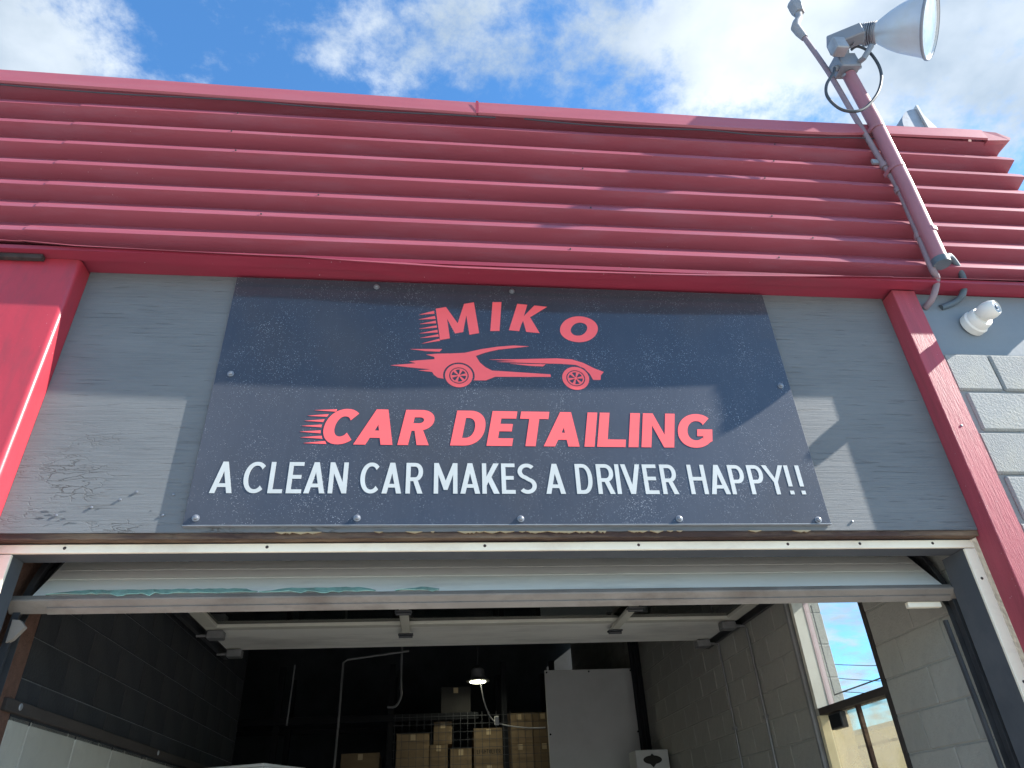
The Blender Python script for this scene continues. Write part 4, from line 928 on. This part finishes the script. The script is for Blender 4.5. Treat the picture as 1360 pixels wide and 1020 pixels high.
# ------------------------------------------------------------------ outside, seen through the window
tk = thing('camper_van', (5.9, 6.4, 0), 'old cream box bodied van parked beyond the side window', 'van')
b = MB(); b.box(4.6, 6.8, 4.2, 9.4, .55, 2.50, bev=.06); b.build('van_body', MT['truckcream'], tk)
b = MB(); b.box(4.62, 6.78, 2.9, 4.19, .55, 1.75, bev=.12); b.build('van_cab', MT['truckcream'], tk)
b = MB(); b.box(4.595, 4.61, 4.25, 9.3, 2.30, 2.325); b.build('roof_trim', MT['darkwood'], tk)
for y in (6.35, 7.7):
    b = MB(); b.box(4.575, 4.612, y - .28, y + .28, 1.78, 2.12, bev=.03); w_ = b.build('side_window', MT['cream'], tk)
    b = MB(); b.box(4.570, 4.5745, y - .22, y + .22, 1.83, 2.07); b.build('window_glass', MT['darkglass'], w_)
b = MB(); b.box(4.58, 4.61, 6.80, 6.98, 2.14, 2.26, bev=.01); b.build('marker_lamp', MT['orange'], tk)
for y in (3.6, 8.2):
    for x in (4.75, 6.65):
        b = MB(); b.lathe([(-.11, .0), (-.11, .36), (-.08, .40), (.08, .40), (.11, .36), (.11, 0)], (x, y, .40), (1, 0, 0), 24); b.build('wheel', MT['tyre'], tk, smooth=True)
b = MB(); b.tube([(3.4, 4.35, 0), (3.4, 4.35, 2.46)], .035, 8); tag(b.build('yard_post', MT['darkwood']), 'slim brown post standing outside the side window', 'post')
for i, (a, c) in enumerate([((12, 23, 6.2), (12, 12, 3.95)), ((12, 23, 5.75), (12, 12, 3.72)), ((12, 23, 6.6), (12, 12, 4.35))]):
    b = MB(); P = [Vector(a).lerp(Vector(c), t / 8) - Vector((0, 0, .2 * math.sin(math.pi * t / 8))) for t in range(9)]
    b.tube(P, .012, 5); tag(b.build('utility_wire', MT['cable']), ['middle', 'lowest', 'highest'][i] + ' of three dark utility wires crossing the sky in the side window', 'wire', 'utility wires beyond the window')

# ------------------------------------------------------------------ floodlight on its pole, conduit, cables
fl = thing('flood_light', (2.061, -0.201, 3.849), 'big bell shaped floodlight on a red pole strapped to the fascia', 'floodlight')
b = MB(); b.tube([(2.059, -0.201, 3.844), (2.074, -0.201, 4.360), (2.076, -0.201, 4.871), (2.052, -0.210, 5.294)], .037, 18); b.build('pole', MT['pole'], fl, smooth=True)
b = MB(); b.tube([(2.059, -0.201, 3.815), (2.059, -0.201, 3.849)], .041, 18); b.build('pole_end', MT['bluecable'], fl, smooth=True)
for z in (4.818, 4.493, 4.028):
    b = MB(); b.lathe([(-.012, .037), (-.012, .041), (.012, .041), (.012, .037)], (2.072, -.200, z), (0, 0, 1), 18); b.box(2.028, 2.046, -.20, -.149, z - .012, z + .012); b.box(2.098, 2.116, -.20, -.149, z - .012, z + .012); b.build('strap', MT['pole'], fl)
b = MB(); b.box(1.985, 2.028, -.166, -.154, 4.575, 4.605); b.build('strap_plate', MT['galv'], fl)
NK = Vector((2.317, -.250, 5.693)); AX = Vector((.680, -.536, -.500)).normalized(); LS = 1.06
prof = [(-.005, .062), (.02, .066), (.05, .088), (.09, .116), (.14, .143), (.20, .166), (.262, .190), (.285, .203), (.292, .206), (.297, .204), (.290, .196), (.20, .158), (.10, .114), (.05, .078)]
def sc_prof(p): return [(t * LS, r * .955) for t, r in p]
b = MB(); b.lathe(sc_prof(prof), NK, AX, 40); b.build('reflector', MT['reflector'], fl, smooth=True)
b = MB(); b.lathe(sc_prof([(.2945, .2045), (.300, .2075), (.2945, .2125), (.284, .2095), (.284, .2055)]), NK, AX, 40, closed=True); b.build('front_rim', MT['lampgrey'], fl, smooth=True)
b = MB(); b.lathe(sc_prof([(.288, .197), (.292, .14), (.296, .07), (.297, .0)]), NK, AX, 40); b.build('front_lens', MT['lampglass'], fl, smooth=True)
b = MB(); b.lathe(sc_prof([(-.16, .0), (-.16, .045), (-.14, .058), (-.06, .060), (-.055, .068), (-.03, .068), (-.025, .058), (.01, .060)]), NK, AX, 20); b.build('lamp_socket', MT['lampgrey'], fl, smooth=True)
for k in range(6):
    b = MB(); b.lathe(sc_prof([(-.05 + k * .012, .058), (-.05 + k * .012, .074), (-.046 + k * .012, .074), (-.046 + k * .012, .058)]), NK, AX, 20, closed=True); b.build('cooling_fin', MT['lampgrey'], fl)
# ballast box and junction box
def obox(name, m, centre, size, ax_x, ax_z, bev=.006):
    z_ = Vector(ax_z).normalized(); x_ = (Vector(ax_x) - z_ * Vector(ax_x).dot(z_)).normalized(); y_ = z_.cross(x_); c = Vector(centre)
    mt = Matrix(((x_.x, y_.x, z_.x, c.x), (x_.y, y_.y, z_.y, c.y), (x_.z, y_.z, z_.z, c.z), (0, 0, 0, 1)))
    b = MB(); b.box(-size[0] / 2, size[0] / 2, -size[1] / 2, size[1] / 2, -size[2] / 2, size[2] / 2, mt, bev); return b.build(name, m, fl)
obox('junction_box', MT['lampgrey'], (2.036, -0.227, 5.356), (.125, .10, .115), (1, 0, -.15), (-.1, -.05, 1))
obox('driver_box', MT['lampgrey'], (2.027, -0.321, 5.474), (.19, .09, .085), (.75, -.42, .0), (-.1, -.1, 1))
obox('photocell', MT['galv'], (1.951, -0.327, 5.379), (.078, .07, .10), (1, 0, .1), (-.05, 0, 1))
b = MB(); b.tube([(2.048, -0.227, 5.404), (2.032, -0.263, 5.414), (2.034, -0.289, 5.453), (2.039, -0.327, 5.442), (2.240, -0.233, 5.676)], [.032, .027, .025, .026, .03], 12); b.build('knuckle_arm', MT['lampgrey'], fl, smooth=True)
b = MB(); b.tube([(2.082, -0.242, 5.341), (2.100, -0.305, 5.320), (2.156, -0.337, 5.400)], .016, 8); b.build('yoke_arm', MT['lampgrey'], fl, smooth=True)
b = MB(); b.tube([(1.980, -0.231, 5.325), (1.944, -0.236, 5.305)], .018, 10); b.tube([(2.006, -0.231, 5.269), (1.985, -0.231, 5.244)], .008, 6); b.tube([(2.103, -0.231, 5.331), (2.128, -0.231, 5.351)], .012, 8); b.build('cable_gland', MT['lampgrey'], fl)
b = MB(); b.tube([(1.949, -0.241, 5.307), (1.896, -0.272, 5.204), (1.812, -0.282, 5.077), (1.782, -0.282, 4.966), (1.816, -0.282, 4.870), (1.880, -0.282, 4.843), (1.970, -0.282, 4.877), (2.076, -0.298, 4.994), (2.149, -0.302, 5.140), (2.175, -0.302, 5.271), (2.163, -0.298, 5.404), (2.114, -0.293, 5.459), (2.082, -0.272, 5.453)], .0085, 8, smooth=6); b.build('lamp_cable', MT['cable'], fl, smooth=True)
b = MB(); b.tube([(2.207, -0.239, 5.693), (2.218, -0.250, 5.750), (2.257, -0.255, 5.775), (2.291, -0.250, 5.744)], .006, 6, smooth=5); b.build('lamp_cable', MT['cable'], fl, smooth=True)
# conduit
cd = thing('service_conduit', (2.052, -0.160, 3.746), 'slim painted conduit with a bent grey weatherhead beside the floodlight pole', 'conduit')
b = MB(); b.tube([(2.008, -.05, 3.67), (2.028, -.10, 3.695), (2.055, -0.139, 3.774), (2.029, -0.167, 3.807), (2.031, -0.169, 3.890), (2.045, -0.169, 4.103), (2.054, -0.169, 4.406), (2.028, -0.169, 4.642), (1.998, -0.169, 5.014), (1.968, -0.169, 5.383), (1.911, -0.169, 5.744)], .0155, 12, smooth=5); b.build('conduit_tube', MT['conduit'], cd, smooth=True)
for p, d in (((2.052, -0.169, 4.360), (0, 0, 1)), ((2.037, -0.169, 4.553), (-.1, 0, 1)), ((2.043, -0.169, 4.033), (0, 0, 1))):
    b = MB(); b.lathe([(-.015, .0155), (-.015, .021), (.015, .021), (.015, .0155)], p, d, 12); b.build('coupling', MT['conduit'], cd)
b = MB(); b.tube([(1.915, -0.169, 5.724), (1.898, -0.169, 5.780), (1.886, -0.169, 5.836), (1.907, -0.169, 5.893), (1.941, -0.169, 5.948), (1.955, -0.169, 6.020)], [.021, .027, .029, .024, .021, .021], 12, smooth=4 and 0); b.build('gooseneck', MT['weather'], cd, smooth=True)
b = MB(); b.lathe([(-.035, .0), (-.035, .034), (.02, .046), (.06, .046), (.09, .030), (.09, .0)], (1.955, -0.169, 6.040), (-.1, 0, 1), 6); b.build('weatherhead', MT['weather'], cd)
b = MB(); b.tube([(2.059, -0.201, 3.828), (2.093, -0.203, 3.858), (2.146, -0.175, 3.896), (2.199, -0.139, 3.869), (2.234, -0.103, 3.812), (2.205, -.095, 3.735), (2.185, -.070, 3.712), (2.145, -.058, 3.692), (2.09, -.054, 3.672)], .0155, 12, smooth=6); tag(b.build('power_cable', MT['bluecable'], smooth=True), 'thick blue grey cable looping from the pole foot to the wall', 'cable')
# dome camera
sc_ = thing('security_camera', (2.20, -.05, 3.56), 'white dome security camera on the smooth blue grey wall band', 'camera')
b = MB(); b.lathe([(0, .0), (0, .060), (.030, .062), (.036, .058), (.038, .056), (.062, .054), (.072, .049), (.078, 0)], (2.208, -.0505, 3.568), (.16, -1, .04), 28); b.build('camera_base', MT['whiteplastic'], sc_, smooth=True)
CD = Vector((.34, -.90, -.14)).normalized(); CC = Vector((2.222, -.150, 3.578))
b = MB(); b.lathe([(-.045, .0), (-.040, .022), (-.025, .038), (0, .0445), (.025, .043), (.044, .036), (.048, .031), (.044, .028), (.044, 0)], CC, CD, 24); b.build('camera_ball', MT['whiteplastic'], sc_, smooth=True)
b = MB(); b.lathe([(.045, .0275), (.0465, .020), (.0455, .012), (.049, .010), (.050, .0)], CC, CD, 20); b.build('camera_lens', MT['lens'], sc_, smooth=True)
# roof vent behind the cap
rv = thing('roof_vent', (2.85, .25, 4.45), 'small white rounded vent hood standing on the roof behind the cap', 'vent')
b = MB(); P = [Vector((2.90, .24, 5.46))] + [Vector((2.90 - .165 * math.sin(R(a)), .24, 5.46 + .215 * math.cos(R(a)))) for a in range(0, 91, 10)]
b.prism(P, (0, .22, 0)); b.build('vent_hood', MT['galv'], rv)
b = MB(); b.box(2.895, 2.912, .225, .255, 5.45, 5.70); b.build('vent_post', MT['white'], rv)
b = MB(); b.prism([Vector((2.914, .245, 5.45)), Vector((2.914, .245, 5.68)), Vector((3.0, .245, 5.45))], (0, .01, 0)); b.build('vent_side', MT['white'], rv)
b = MB(); b.box(2.72, 3.0, .235, .47, 4.455, 5.449); b.build('vent_stack', MT['galv'], rv)
